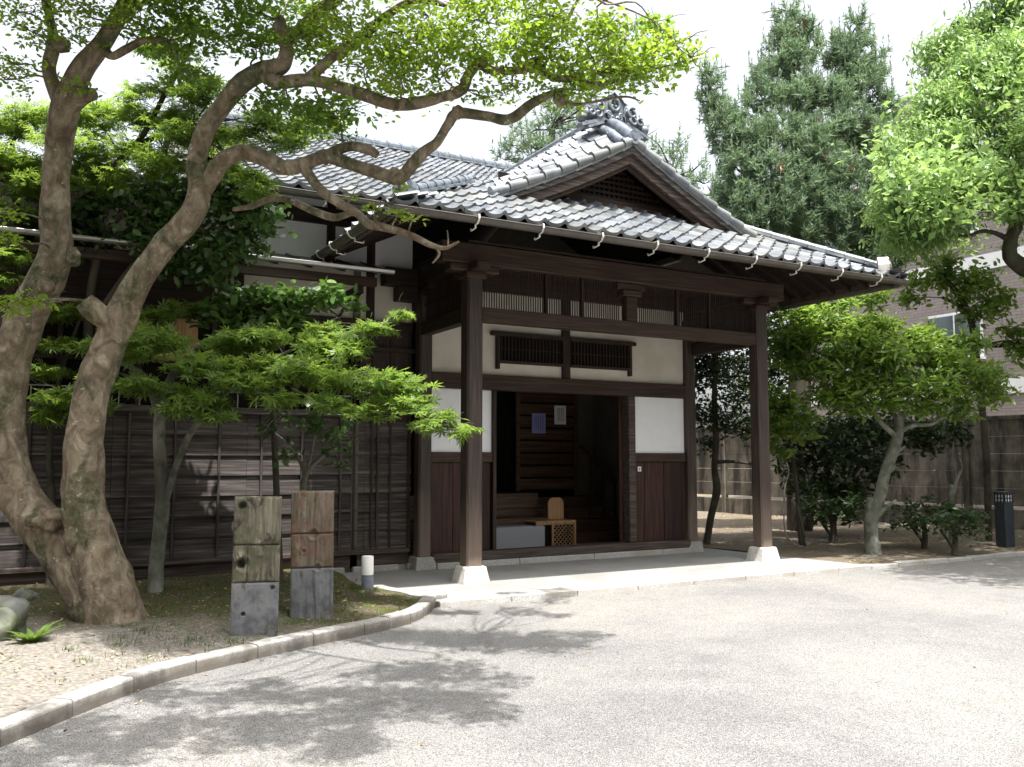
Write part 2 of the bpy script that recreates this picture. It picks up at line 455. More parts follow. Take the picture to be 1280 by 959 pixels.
# resample evenly
seg = np.array([np.linalg.norm(KS[i + 1] - KS[i]) for i in range(len(KS) - 1)]); cum = np.r_[0, np.cumsum(seg)]
def kpos(s):
    i = min(max(int(np.searchsorted(cum, s)) - 1, 0), len(seg) - 1)
    t = (s - cum[i]) / seg[i]; p = KS[i] * (1 - t) + KS[i + 1] * t
    d = (KS[i + 1] - KS[i]) / seg[i]
    return p, np.array([-d[1], d[0]])          # left normal: into the bed
kb = MB(); L = cum[-1]; s0 = 0.0; nst = 0
while s0 < L - .02:
    ln = .6 if s0 < L - 3.5 else .34
    s1 = min(s0 + ln, L)
    rows = []
    for k in range(5):
        p, n = kpos(s0 + .005 + (s1 - s0 - .01) * k / 4)
        h = .052 + .004 * math.sin(nst * 2.3)
        prof = [(0, -.09), (0.0, h - .018), (.006, h - .006), (.02, h), (.135, h), (.15, h - .01), (.155, -.09)]
        rows.append([(p[0] + n[0] * a, p[1] + n[1] * a, z) for a, z in prof])
    kb.grid(rows, False)
    kb.add(rows[0], [tuple(range(len(prof)))]); kb.add(rows[-1], [tuple(range(len(prof) - 1, -1, -1))])
    s0 = s1; nst += 1
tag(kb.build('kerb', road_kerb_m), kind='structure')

# bed soil, gently mounded, inside the kerb
poly = [kpos(L * i / 160)[0] + kpos(L * i / 160)[1] * .08 for i in range(161)] + [np.array([-1.3, 1.8]), np.array([-16, 1.8]), np.array([-16, -9])]
PX = np.array([p[0] for p in poly]); PY = np.array([p[1] for p in poly])
def inside(x, y):
    c = False; j = len(PX) - 1
    for i in range(len(PX)):
        if (PY[i] > y) != (PY[j] > y) and x < (PX[j] - PX[i]) * (y - PY[i]) / (PY[j] - PY[i]) + PX[i]: c = not c
        j = i
    return c
def bed_z(x, y):
    e = min(np.min(np.hypot(PX[:161] - x, PY[:161] - y)) / .9, 1.0)
    return .022 + .07 * e * e + .025 * mnoise.noise(Vector((x * .9, y * .9, 1.0))) + .012 * mnoise.noise(Vector((x * 5, y * 5, 3.0)))
gb = MB(); st = .09
xs = np.arange(-11, -.9, st); ys = np.arange(-7.5, 1.85, st)
idx = {}
for i, x in enumerate(xs):
    for j, y in enumerate(ys):
        if inside(x, y) or inside(x + st, y) or inside(x, y + st) or inside(x + st, y + st):
            if not inside(x, y) and min(np.hypot(PX[:161] - x, PY[:161] - y)) > .12: continue
            idx[i, j] = len(gb.v); gb.v.append((x, y, bed_z(x, y)))
for (i, j), a in list(idx.items()):
    if (i + 1, j) in idx and (i, j + 1) in idx and (i + 1, j + 1) in idx:
        gb.f.append((a, idx[i + 1, j], idx[i + 1, j + 1], idx[i, j + 1])); gb.sm.append(True)
tag(gb.build('garden_bed', soil_m), kind='structure')

# apron under the porch with its low stone edge
ab = MB()
ap = [(-1.0, -1.12), (5.95, -1.12), (5.75, .2), (5.6, 1.9), (-1.45, 1.9), (-1.3, .2), (-1.08, -.5)]
ab.prism([(x, y, -.09) for x, y in ap], (0, 0, .09))
tag(ab.build('apron', apron_m), kind='structure')
eb = MB(); x = -1.0
while x < 5.97:
    ln = min(.9, 6.0 - x)
    eb.box(x + .004, x + ln - .004, -1.245, -1.123, -.09, .004); x += ln
tag(eb.build('apron_edge', kerb_m, bevel=.008), kind='structure')
# right bed and its kerb
def right_z(x, y):
    return -.02 + .04 * mnoise.noise(Vector((x * .5, y * .5, 5))) + .02 * mnoise.noise(Vector((x * 2, y * 2, 7)))
rb = MB()
rb.grid([[(x, y, right_z(x, y) if y > -1.1 else -.03) for y in np.arange(-1.14, 22, .28)] for x in np.arange(5.85, 24, .28)])
tag(rb.build('right_bed', soil_r), kind='structure')
eb = MB(); x = 6.0
while x < 24:
    eb.box(x + .004, x + .596, -1.25 + .0, -1.13, -.09, .0 + .012 * math.sin(x * 3)); x += .6
tag(eb.build('right_kerb', kerb_m, bevel=.008), kind='structure')
#PART2
# ================================================================= HOUSE
house = empty('wooden_house', (0, 0, 0), 'dark timber Japanese house with grey tiled gabled entrance porch and white plaster panels', 'house')
CX = 2.55
# roof shape of the porch: height over the distance from the eave
Z0, RA, RB_ = 4.38, .40, .0405
EX0, EX1, EY = -1.6, 6.7, -1.36
GY = .42          # plane of the gable lattice
VY = -.10         # front edge (verge) of the upper roof
def prof(d): return Z0 + RA * d + RB_ * d * d
def proff(d): return Z0 + .475 * d + RB_ * d * d
def side_h(d, Y):
    z = prof(d)
    if d > 1.6 and Y < VY + 1.1:
        t = min(max(1 - (Y - VY) / 1.1, 0), 1)
        z -= .55 * (min(max(d, 0), 4.15) / 4.15) ** 1.25 * t * t
    return z
MEY, MZ, MS = .78, 5.06, .50      # main roof: eave line, height, slope
def main_h(Y): return MZ + MS * (Y - MEY)

# --- wave tiles laid in rows over any surface f(u, v)
PS = [0, .12, .25, .38, .52, .66, .74, .80, .87, .94, 1.0]
def tprof(s):
    return -.022 * math.sin(math.pi * s / .70) if s < .70 else .040 * math.sin(math.pi * (s - .70) / .30)
def lay_tiles(mb, f, u0, u1, v0, v1, keep, tw=.277, rl=.235, lift=.030, seed=1, flip=False, lip0=.05):
    rnd = random.Random(seed)
    nu = int(round((u1 - u0) / tw)); nv = int(math.ceil((v1 - v0) / rl))
    for j in range(nv):
        va = v0 + j * rl; vb = min(va + rl * 1.12, v1 + .05)
        for i in range(nu):
            ua = u0 + i * tw; um = ua + tw / 2; vm = (va + vb) / 2
            if not keep(um, vm): continue
            du = rnd.uniform(-.006, .006); dl = rnd.uniform(-.006, .008); dv = rnd.uniform(-.008, .008); tilt = rnd.uniform(-.006, .006)
            nrm = None
            c = Vector(f(um, vm)); e1 = Vector(f(um + .05, vm)) - c; e2 = Vector(f(um, vm + .05)) - c
            nrm = e1.cross(e2).normalized()
            if nrm.z < 0: nrm = -nrm
            low, top, lip = [], [], []
            lp = lip0 if j == 0 else .030
            for s in PS:
                ss = 1 - s if flip else s
                u = ua + ss * tw + du
                h = tprof(s) + tilt * (s - .5)
                pl = Vector(f(u, va + dv)) + nrm * (h + lift + dl)
                low.append(pl); top.append(Vector(f(u, vb + dv)) + nrm * (h * .9 + dl * .3))
                lip.append(pl - nrm * lp)
            k = len(PS)
            mb.add(low + top, [(a, a + 1, a + 1 + k, a + k) for a in range(k - 1)], True)
            mb.add(lip + low, [(a, a + 1, a + 1 + k, a + k) for a in range(k - 1)], False)

roof = MB()
f_front = lambda u, v: (u, EY + v, proff(v))
lay_tiles(roof, f_front, EX0 - .04, EX1 + .06, -.05, 1.86, lambda u, v: v < min(u - EX0, EX1 - u) + .13, seed=3)
f_left = lambda u, v: (EX0 + v, u, side_h(v, u))
def keep_side(u, v):
    if v < 1.75 and u < EY + v - .1: return False
    if v >= 1.75 and u < VY: return False
    return side_h(v, u) > main_h(u) - .25 or u < MEY - .2
lay_tiles(roof, f_left, VY - 5 * .277, 4.2, -.05, 4.12, keep_side, seed=4, flip=True)
f_right = lambda u, v: (EX1 - v, u, side_h(v, u))
lay_tiles(roof, f_right, VY - 5 * .277, 4.2, -.05, 4.12, keep_side, seed=5)
porch_roof = roof.build('porch_roof', tile_m, house)
# boarding below the tiles
dk = MB()
def strip(f, us, vs_, off):
    dk.grid([[tuple(np.array(f(u, v)) - (0, 0, off)) for v in vs_] for u in us], False)
for vs_ in [np.linspace(0, 1.8, 7)]:
    dk.grid([[(EX0 + v + (EX1 - EX0 - 2 * v) * t, EY + v, proff(v) - .045) for v in vs_] for t in np.linspace(0, 1, 8)], False)
for sgn in (1, -1):
    X = lambda v: EX0 + v if sgn > 0 else EX1 - v
    dk.grid([[(X(v), EY + v + (4.4 - EY - v) * t, prof(v) - .045) for t in np.linspace(0, 1, 6)] for v in np.linspace(0, 1.8, 7)], False)
    dk.grid([[(X(v), VY + .02 + y, side_h(v, VY + .02 + y) - .05) for y in list(np.linspace(0, 1.2, 7)) + [2, 3, 4]] for v in np.linspace(1.78, 4.15, 10)], False)
dk.build('roof_boarding', wood_y, porch_roof)

# verge: rolled edge tiles along the gable, then the barge boards
vt = MB(); vb = {}
for sgn in (1, -1):
    X = lambda v: EX0 + v if sgn > 0 else EX1 - v
    d = 1.80
    while d < 4.14:
        e = min(d + .27, 4.16)
        p = [(X(q), VY - .03, side_h(q, VY) + .012 + .020 * (1 - (q - d) / .27)) for q in np.linspace(d, e, 4)]
        vt.tube(p, [.074, .068, .060, .052], 10, rough=0)
        vt.add([(X(d), VY - .045, side_h(d, VY) + .0), (X(e), VY - .045, side_h(e, VY) - .01), (X(e), VY - .045, side_h(e, VY) - .075), (X(d), VY - .045, side_h(d, VY) - .09),
                (X(d), VY + .05, side_h(d, VY) + .0), (X(e), VY + .05, side_h(e, VY) - .01), (X(e), VY + .05, side_h(e, VY) - .075), (X(d), VY + .05, side_h(d, VY) - .09)],
               [(0, 1, 2, 3), (7, 6, 5, 4), (3, 2, 6, 7), (0, 3, 7, 4), (1, 5, 6, 2), (0, 4, 5, 1)])
        d += .27
    bb = MB(); bi = MB(); ba = MB()
    ds = np.linspace(1.78, 4.15, 12)
    def board(mb, y0, y1, toff, boff):
        a = [(X(q), y0, side_h(q, VY) - toff) for q in ds]; b_ = [(X(q), y0, side_h(q, VY) - boff - .05 * (q - 1.78) / 2.37) for q in ds]
        a2 = [(x, y1, z) for x, y, z in a]; b2 = [(x, y1, z) for x, y, z in b_]
        mb.grid([a, b_], False); mb.grid([a2, b2], False); mb.grid([a, a2], False); mb.grid([b_, b2], False)
        mb.add([a[0], b_[0], b2[0], a2[0]], [(0, 1, 2, 3)]); mb.add([a[-1], b_[-1], b2[-1], a2[-1]], [(0, 1, 2, 3)])
    board(ba, VY - .02, VY + .05, .085, .135)
    board(bb, VY + .035, VY + .095, .138, .265)
    board(bi, VY + .097, VY + .15, .20, .325)
    ba.build('verge_fillet', wood_grey_x, porch_roof)
    o = bb.build('barge_board', wood_sill, porch_roof)
    bi.build('barge_board', wood_red_x, porch_roof)
vt.build('verge_tile', tile_m, porch_roof)
# lattice of the gable
def gz(x): return side_h(min(x - EX0, EX1 - x), VY) - .30
zb = proff(1.78) + .05
bk = MB()
xs_ = np.linspace(.45, 4.65, 22)
bk.grid([[(x, GY + .07, zb - .1), (x, GY + .07, max(gz(x), zb - .05) + .25)] for x in xs_ if .62 < x < 4.48], False)
bk.build('gable_backing', black_m, house)
gl = MB()
for k in range(48):
    x = .45 + .09 * k
    if x > 4.65: break
    t = gz(x) + .16
    if t > zb + .05: gl.box(x - .02, x + .02, GY + .012, GY + .03, zb, t)
z = zb + .06
while z < 6.2:
    w = [x for x in np.linspace(.4, 4.7, 200) if gz(x) + .16 > z]
    if w: gl.box(w[0], w[-1], GY - .01, GY + .01, z - .02, z + .02)
    z += .085
gl.build('gable_lattice', wood_x, house)
fl = MB()
fl.box(.80, 4.30, GY - .05, GY + .04, zb - .1, zb + .035); fl.box(.75, 4.35, GY - .09, GY + .0, zb - .12, zb - .03)
fl.build('gable_sill', wood_red_x, house, bevel=.006)

# ridge: stacked noshi tiles with a round cap, and the ornament at its end
def ridge_stack(mb, p0, p1, w, h, layers, cap, sag=0.0):
    p0, p1 = Vector(p0), Vector(p1); n = max(2, int((p1 - p0).length / .27))
    for l in range(layers):
        ww = w - l * .025
        for k in range(n):
            a = p0.lerp(p1, (k + .02) / n); b_ = p0.lerp(p1, (k + .98) / n)
            a.z += l * h / layers + h / layers / 2; b_.z += l * h / layers + h / layers / 2
            mb.bar(a, b_, ww, h / layers - .012)
    for k in range(n):
        a = p0.lerp(p1, k / n); b_ = p0.lerp(p1, (k + 1.06) / n)
        a.z += h + .015; b_.z += h + .015
        mb.tube([a, a.lerp(b_, .12), b_], [cap * 1.12, cap, cap * .93], 10)
ZR = prof(4.15)
rs = MB()
ridge_stack(rs, (CX, .5, ZR - .03), (CX, 4.0, ZR - .03), .26, .07, 1, .075)
rs.build('roof_ridge', ridge_m, porch_roof)
ot = MB()                          # barrel tile running out from the ornament to the tip of the gable
pts = [(CX, y, side_h(4.15, y) + .045) for y in np.linspace(.55, VY - .06, 9)]
ot.tube(pts, .095, 14)
ot.tube([(CX, VY - .045, pts[-1][2]), (CX, VY - .085, pts[-1][2])], [.105, .105], 16)
ot.tube([(CX, VY - .08, pts[-1][2]), (CX, VY - .094, pts[-1][2])], [.05, .045], 12)
for sg in (-1, 1):
    ot.tube([(CX + sg * .17, y, side_h(4.0, y) + .03) for y in np.linspace(.5, VY - .04, 9)], .07, 10)
ot.build('gable_tip_tile', ridge_m, porch_roof)

def ornament(cx, y, zb, w, h, name, parent, fins=True, th=.12):
    """demon-tile plaque: waisted shield with a peaked head, ring relief and scrolls"""
    mb = MB()
    P = [(-.50, 0), (.50, 0), (.44, .10), (.38, .30), (.42, .52), (.52, .66), (.40, .70), (.26, .84), (.10, .90), (0, 1.0), (-.10, .90), (-.26, .84), (-.40, .70), (-.52, .66), (-.42, .52), (-.38, .30), (-.44, .10)]
    mb.prism([(cx + a * w, y, zb + b * h) for a, b in P], (0, th, 0))
    Q = [(a * .80, .07 + b * .82) for a, b in P]
    o1 = [(cx + a * w * 1.0, y - .012, zb + b * h) for a, b in P]
    mb.tube(o1 + [o1[0], o1[1]], .018 * w / .5, 6)
    # ring with a three-lobed relief
    ring = [(cx + .19 * w * math.cos(t), y - .018, zb + .56 * h + .20 * h * math.sin(t)) for t in np.linspace(0, 2 * math.pi, 22)]
    mb.tube(ring, .030 * w / .5, 7, cap=False)
    for t in (math.pi / 2, math.pi * 7 / 6, math.pi * 11 / 6):
        mb.ball((cx + .085 * w * math.cos(t), y - .008, zb + .56 * h + .085 * h * math.sin(t)), .055 * w, .02, .06 * h, 10, 6)
    for sg in (-1, 1):
        sp = [(cx + sg * w * (.24 + .10 * (1 - t / 9) * math.cos(t)), y - .02, zb + h * (.20 + .10 * (1 - t / 9) * math.sin(t))) for t in np.linspace(0, 8, 24)]
        mb.tube(sp, .026 * w / .5, 6)
        sp = [(cx + sg * w * (.17 * s_ + .05), y - .02, zb + h * (.10 + .06 * math.sin(s_ * 5))) for s_ in np.linspace(0, 1.4, 10)]
        mb.tube(sp, .026 * w / .5, 6)
    if fins:
        for sg in (-1, 1):
            # cloud-scroll foot pieces lying down the slope
            for k, (dx, dz, r) in enumerate(((.66, .36, .115), (.72, .10, .10), (.98, .10, .085), (1.25, -.06, .075))):
                c0 = (cx + sg * dx * w, y + .03, zb + dz * h)
                mb.ball(c0, r * 1.15, .085, r, 16, 10, .15, k)
                if k < 3:
                    sp = [(c0[0] + sg * r * .9 * (1 - t / 9) * math.cos(t + 1), y - .045 - .004 * t, c0[2] + r * .85 * (1 - t / 9) * math.sin(t + 1)) for t in np.linspace(0, 7, 20)]
                    mb.tube(sp, .026, 7)
            mb.bar((cx + sg * .45 * w, y + .02, zb - .01), (cx + sg * 1.35 * w, y + .02, zb - .30 * h - .03), .16, .05)
            mb.bar((cx + sg * .48 * w, y + .0, zb - .06), (cx + sg * 1.1 * w, y + .0, zb - .27 * h - .06), .12, .04)
    return mb.build(name, ridge_m, parent)
ornament(CX + .05, .40, side_h(4.15, .42) + .08, .46, .46, 'ridge_ornament', porch_roof)

# hip ridges with their end plaques
for sgn in (1, -1):
    X = lambda v: EX0 + v if sgn > 0 else EX1 - v
    hp = MB()
    ridge_stack(hp, (X(.16), EY + .16, proff(.16) + .03), (X(1.72), EY + 1.72, proff(1.72) - .01), .19, .045, 1, .062)
    hp.build('hip_ridge', tile_m if sgn < 0 else ridge_m, porch_roof)
    e = MB()
    c = Vector((X(.10), EY + .10, prof(.10) + .14)); dv = Vector((-sgn, -1, 0)).normalized(); sd = Vector((dv.y, -dv.x, 0))
    P = [(-.11, -.13), (.11, -.13), (.125, .0), (.10, .09), (.05, .12), (0, .14), (-.05, .12), (-.10, .09), (-.125, .0)]
    e.prism([tuple(c + sd * a + Vector((0, 0, b_))) for a, b_ in P], tuple(-dv * .16))
    q = c + dv * .015
    e.tube([q + sd * .06 * math.cos(t) + Vector((0, 0, .02 - .02 + .06 * math.sin(t))) for t in np.linspace(0, 6.3, 16)], .016, 6, cap=False)
    e.ball(tuple(q + Vector((0, 0, .0))), .04, .04, .04, 8, 6)
    e.build('hip_ornament', ridge_m if sgn > 0 else stone_m, porch_roof)

# eave boards, rafters
sf = MB()
sf.box(EX0 + .02, EX1 - .02, EY + .03, EY + .075, Z0 - .12, Z0 - .02)
sf.box(EX0 + .03, EX0 + .075, EY + .08, 1.72, Z0 - .12, Z0 - .02); sf.box(EX1 - .075, EX1 - .03, EY + .08, 1.72, Z0 - .12, Z0 - .02)
sf.build('eave_board', wood_sill, house)
rf = MB()
x = EX0 + .22
while x < EX1 - .1:
    v1 = min(1.5, x - EX0, EX1 - x)
    rf.bar((x, EY + .06, prof(.06) - .10), (x, EY + v1, prof(v1) - .10), .05, .08); x += .32
for sgn in (1, -1):
    X = lambda v: EX0 + v if sgn > 0 else EX1 - v
    y = EY + .22
    while y < 1.7:
        v1 = min(1.7, y - EY)
        rf.bar((X(.06), y, prof(.06) - .10), (X(v1), y, prof(v1) - .10), .05, .08); y += .32
    rf.bar((X(.05), EY + .05, prof(.05) - .13), (X(1.7), EY + 1.7, prof(1.7) - .13), .1, .12)
rf.build('rafter_work', wood_zd, house)

# gutters with pale hooks
def gutter(name, p0, p1, r, m, parent, hooks, outward):
    g = MB(); p0, p1 = Vector(p0), Vector(p1); ax = (p1 - p0).normalized(); out = Vector(outward)
    rows = []
    for p in (p0, p1):
        rows.append([p + out * (r * math.cos(a)) + Vector((0, 0, r * math.sin(a))) for a in np.linspace(math.pi, 2 * math.pi, 11)])
    g.grid(rows, True)
    g.grid([[q + (q - p) * -.07 for q in row] for row, p in zip(rows, (p0, p1))], True)
    g.add(rows[0] + [p0], [tuple(range(11))]); g.add(rows[1] + [p1], [tuple(range(10, -1, -1))])
    g.tube([p0 + out * r, p1 + out * r], .008, 6); g.tube([p0 - out * r, p1 - out * r], .006, 6)
    o = g.build(name, m, parent)
    for t in hooks:
        p = p0 + ax * t; h = MB()
        pts = [p - out * .02 + Vector((0, 0, .03)), p + out * (r + .012) + Vector((0, 0, .028)), p + out * (r + .014) + Vector((0, 0, -.02))] 
        pts += [p + out * ((r + .01) * math.cos(a)) + Vector((0, 0, (r + .01) * math.sin(a))) for a in np.linspace(0, -1.9, 7)]
        pts += [p - out * (.02) + Vector((0, 0, -r - .045)), p - out * (r + .07) + Vector((0, 0, -r - .055)), p - out * (r + .075) + Vector((0, 0, -r - .03))]
        for a, b_ in zip(pts[:-1], pts[1:]): h.bar(a, b_, .02, .009, up=tuple(ax.cross(Vector(b_ - a)).normalized()) if (b_ - a).length > 1e-5 else (0, 0, 1))
        h.build('gutter_bracket', hook_m, o)
    return o
gutter('gutter', (EX0 - .08, EY - .06, 4.285), (EX1 + .10, EY - .06, 4.30), .062, gutter_m, house, [1.02 + .85 * k for k in range(9)], (0, -1, 0))
gutter('gutter', (EX0 - .075, EY + .02, 4.285), (EX0 - .075, 1.35, 4.285), .062, gutter_m, house, [1.2, 1.9, 2.45], (-1, 0, 0))
gutter('gutter', (EX1 + .075, EY + .02, 4.285), (EX1 + .075, 1.35, 4.285), .062, gutter_m, house, [.5, 1.3, 2.1], (1, 0, 0))

# --- porch posts on their stones
def chamfer_post(mb, cx, cy, z0, z1, w, ch=.025):
    h = w / 2
    P = [(-h + ch, -h), (h - ch, -h), (h, -h + ch), (h, h - ch), (h - ch, h), (-h + ch, h), (-h, h - ch), (-h, -h + ch)]
    mb.prism([(cx + a, cy + b_, z0) for a, b_ in P], (0, 0, z1 - z0))
BACK = 1.6
for (x, y, front) in ((0, 0, 1), (5.06, .0, 1), (.02, BACK, 0), (4.98, BACK, 0)):
    p = MB(); chamfer_post(p, x, y, .17 if not front else .205, 3.95, .225 if front else .2)
    o = p.build('porch_column', wood_z, house)
    b_ = MB()
    if front: b_.frustum(x, y, -.03, .21, .195, .148)
    else: b_.frustum(x, y - .0, -.03, .175, .165, .145)
    b_.build('base_stone', stone_m if front else kerb_m, o, bevel=.018, seg=2)

bm_ = MB()
bm_.box(.115, 4.945, -.085, .085, 3.35, 3.535)
bm_.build('porch_beam', wood_red_x, house, bevel=.008)
bm_ = MB(); bm_.box(-.48, 5.55, -.11, .11, 4.09, 4.36); bm_.build('porch_beam', wood_red_x, house, bevel=.01)
for x in (0, 5.06):
    b2 = MB(); b2.box(x - .08, x + .08, .115, BACK - .105, 3.35, 3.535); b2.build('porch_beam', wood_y, house, bevel=.008)
    b2 = MB(); b2.box(x - .10, x + .10, .112, BACK + .5, 4.09, 4.36); b2.build('porch_beam', wood_y, house, bevel=.008)
    b2 = MB()
    for k in range(int((BACK - .25) / .037)):
        yy = .13 + k * .037
        b2.box(x - .012, x + .012, yy, yy + .017, 3.53, 4.1)
    b2.box(x - .02, x + .02, .115, BACK - .105, 3.78, 3.80)
    b2.build('side_lattice', wood_zd, house)
    # bracket arms stacked over the posts
    a = MB()
    a.box(x - .15, x + .15, -.15, .15, 3.90, 3.985); a.box(x - .10, x + .10, -.36, .36, 3.987, 4.087); a.box(x - .36, x + .36, -.098, .098, 3.988, 4.086)
    a.build('bracket_arm', wood_red_x, house, bevel=.012)
    a = MB()
    s_ = -1 if x == 0 else 1
    a.box(x - .11, x + .11, BACK - .16, BACK + .16, 3.92, 4.0); a.box(x - .10 , x + .10 , BACK - .4, BACK + .3, 4.002, 4.088)
    if s_ < 0:
        a.box(x - .42, x - .112, BACK - .1, BACK + .12, 3.84, 4.05); a.box(x - .62, x - .112, BACK - .1, BACK + .12, 4.052, 4.30)
    a.build('bracket_arm', wood_x, house, bevel=.01)
# long slatted transom between the front posts
sl = MB()
x = .135
while x < 4.93:
    if not (2.38 < x < 2.72): sl.box(x, x + .0145, -.005, .005, 3.537, 4.088)
    x += .0375
sl.box(.115, 2.40, .006, .014, 3.80, 3.815); sl.box(2.70, 4.945, .006, .014, 3.80, 3.815)
sl.build('transom_lattice', wood_zd, house)
for x in (1.13, 1.72, 3.42, 4.05): part_stile = MB(); part_stile.box(x - .02, x + .02, -.03, .03, 3.536, 4.089); part_stile.build('transom_stile', wood_zd, house)
a = MB(); a.box(2.45, 2.65, -.07, .07, 3.536, 3.90); a.box(2.38, 2.72, -.09, .09, 3.902, 3.99); a.box(2.30, 2.80, -.06, .06, 3.992, 4.088)
a.build('strut_block', wood_red_x, house, bevel=.012)
# boarded ceiling of the porch
a = MB(); a.box(-.1, 5.16, -.1, BACK, 4.37, 4.40); a.build('porch_ceiling', wood_y, house)

# --- rear wall of the porch
WY = 1.55
def part(name, m, *boxes, bevel=.004, parent=house):
    b_ = MB()
    for q in boxes: b_.box(*q)
    return b_.build(name, m, parent, bevel=bevel)
part('plaster_panel', plaster_cream, (.10, 2.395, WY + .05, WY + .12, 2.83, 4.1), bevel=0)
part('plaster_panel', plaster_cream, (2.535, 4.9, WY + .05, WY + .12, 2.83, 4.1), bevel=0)
part('wall_plate', wood_red_x, (.11, 4.88, WY - .02, WY + .14, 4.10, 4.36))
part('wall_post', wood_zd, (2.397, 2.533, WY - .005, WY + .12, 2.832, 4.1))
part('lintel', wood_red_x, (.118, 4.882, WY - .03, WY + .15, 2.60, 2.83), bevel=.008)
part('white_panel', plaster_white, (.12, 1.14, WY + .055, WY + .12, 1.665, 2.598), bevel=0)
part('white_panel', plaster_white, (3.80, 4.88, WY + .055, WY + .12, 1.665, 2.598), bevel=0)
part('wall_rail', wood_red_x, (.12, 1.14, WY + .01, WY + .13, 1.515, 1.663))
part('wall_rail', wood_red_x, (3.80, 4.88, WY + .01, WY + .13, 1.515, 1.663))
for (xa, xb) in ((.12, 1.14), (3.80, 4.88)):
    b_ = MB(); x = xa; rr = random.Random(int(xa * 10)); ws = [.21, .17, .24, .16, .22, .2, .25]
    k = 0
    while x < xb - .02:
        w = min(ws[k % 7], xb - x); k += 1
        b_.box(x + .002, x + w - .002, WY + .04 + rr.uniform(0, .012), WY + .11, .212, 1.513); x += w
    b_.build('lower_boarding', wood_red_z, house, bevel=.004)
part('door_jamb', wood_zd, (1.142, 1.20, WY - .005, WY + .16, .212, 2.598))
part('door_jamb', wood_sill, (3.66, 3.798, WY - .02, WY + .16, .212, 2.598), bevel=.01)
part('door_sill', wood_sill, (.13, 4.875, WY - .10, WY + .16, .085, .21), bevel=.012)
b_ = MB(); x = .18
for w in (1.35, 1.35, 1.35, .62):
    b_.box(x + .004, x + w - .004, WY - .13, WY + .14, -.02, .083); x += w
b_.build('plinth_stone', kerb_m, house, bevel=.01)
# sliding door pushed back behind the right panel
part('sliding_door', wood_red_z, (3.60, 4.6, WY + .17, WY + .21, .22, 2.6))
# barred windows of the upper wall
for (xa, xb, s_) in ((1.20, 2.395, -1), (2.535, 3.74, 1)):
    fr = part('lattice_window', wood_zd, (xa if s_ > 0 else xa - .09, xb if s_ < 0 else xb + .09, WY - .03, WY + .07, 3.44, 3.50),
              (xa, xb, WY - .02, WY + .07, 3.02, 3.065),
              ((xa, xa + .05, WY - .025, WY + .075, 2.93, 3.438) if s_ < 0 else (xb - .05, xb, WY - .025, WY + .075, 2.93, 3.438)))
    part('window_shade_panel', black_m, (xa + .05 if s_ < 0 else xa, xb if s_ < 0 else xb - .05, WY + .035, WY + .048, 3.066, 3.439), bevel=0, parent=fr)  # black panel painted in for the dark behind the bars
    b_ = MB(); x = xa + .09
    while x < xb - .06:
        b_.tube([(x, WY + .012, 3.05), (x, WY + .012, 3.45)], .011, 6); x += .062
    b_.box(xa + .05, xb - .05, WY + .016, WY + .022, 3.24, 3.255)
    b_.build('window_bar', wood_zd, fr)

# --- inside the entrance
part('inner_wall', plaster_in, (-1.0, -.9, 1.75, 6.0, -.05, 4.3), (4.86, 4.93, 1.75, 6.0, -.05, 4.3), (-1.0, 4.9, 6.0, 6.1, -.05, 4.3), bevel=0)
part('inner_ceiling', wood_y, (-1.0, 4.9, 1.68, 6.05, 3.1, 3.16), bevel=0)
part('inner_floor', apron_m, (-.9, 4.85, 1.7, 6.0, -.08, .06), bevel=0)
part('raised_floor', wood_floor, (.2, 3.05, 3.42, 6.0, .70, .96), (.2, 3.05, 3.46, 6.0, .06, .70), (.2, 3.0, 3.0, 3.42, .40, .56), (.2, 2.96, 3.03, 3.42, .06, .40))
part('step_stone', granite_m, (.8, 2.70, 2.6, 2.98, .06, .45), bevel=.02)
sc_ = MB()
sc_.box(3.02, 3.10, 4.15, 4.22, .96, 3.0); sc_.box(4.33, 4.40, 4.15, 4.22, .96, 3.0); z = 1.0
while z < 2.95:
    sc_.box(3.10, 4.33, 4.165, 4.198, z, z + .195); z += .235
sc_.build('board_screen', wood_floor, house, bevel=.005)
part('shade_backing', black_m, (3.10, 4.33, 4.205, 4.218, .96, 3.0), bevel=0)  # black sheet that paints the shade in the gaps of the screen
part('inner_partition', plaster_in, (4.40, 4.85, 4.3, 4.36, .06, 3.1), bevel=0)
part('shade_backing', black_m, (.3, 3.02, 4.6, 4.64, .96, 3.1), bevel=0)  # black sheet standing in for the unlit depth at the left
stp = MB()
for k in range(4): stp.box(3.12 + .0 * k, 4.85, 3.2 + .25 * k, 4.28, .06 + .20 * k, .26 + .20 * k)
stair = stp.build('stair', wood_floor, house, bevel=.006)
rl_ = MB()
for k, (x, zt) in enumerate(((4.28, 1.62), (4.55, 1.38), (4.82, 1.14))): rl_.bar((x, 3.55, .45 - .05 * k), (x, 3.55, zt), .045, .045)
rl_.bar((4.05, 3.55, 1.80), (4.85, 3.55, 1.11), .05, .07)
rl_.build('stair_railing', wood_red_x, house)

# --- left wing: boarded wall, windows, plaster, canopy and main roof
LY = 1.78
XL = -9.0
MX0, MX1, MRY = -2.9, 6.0, 6.5
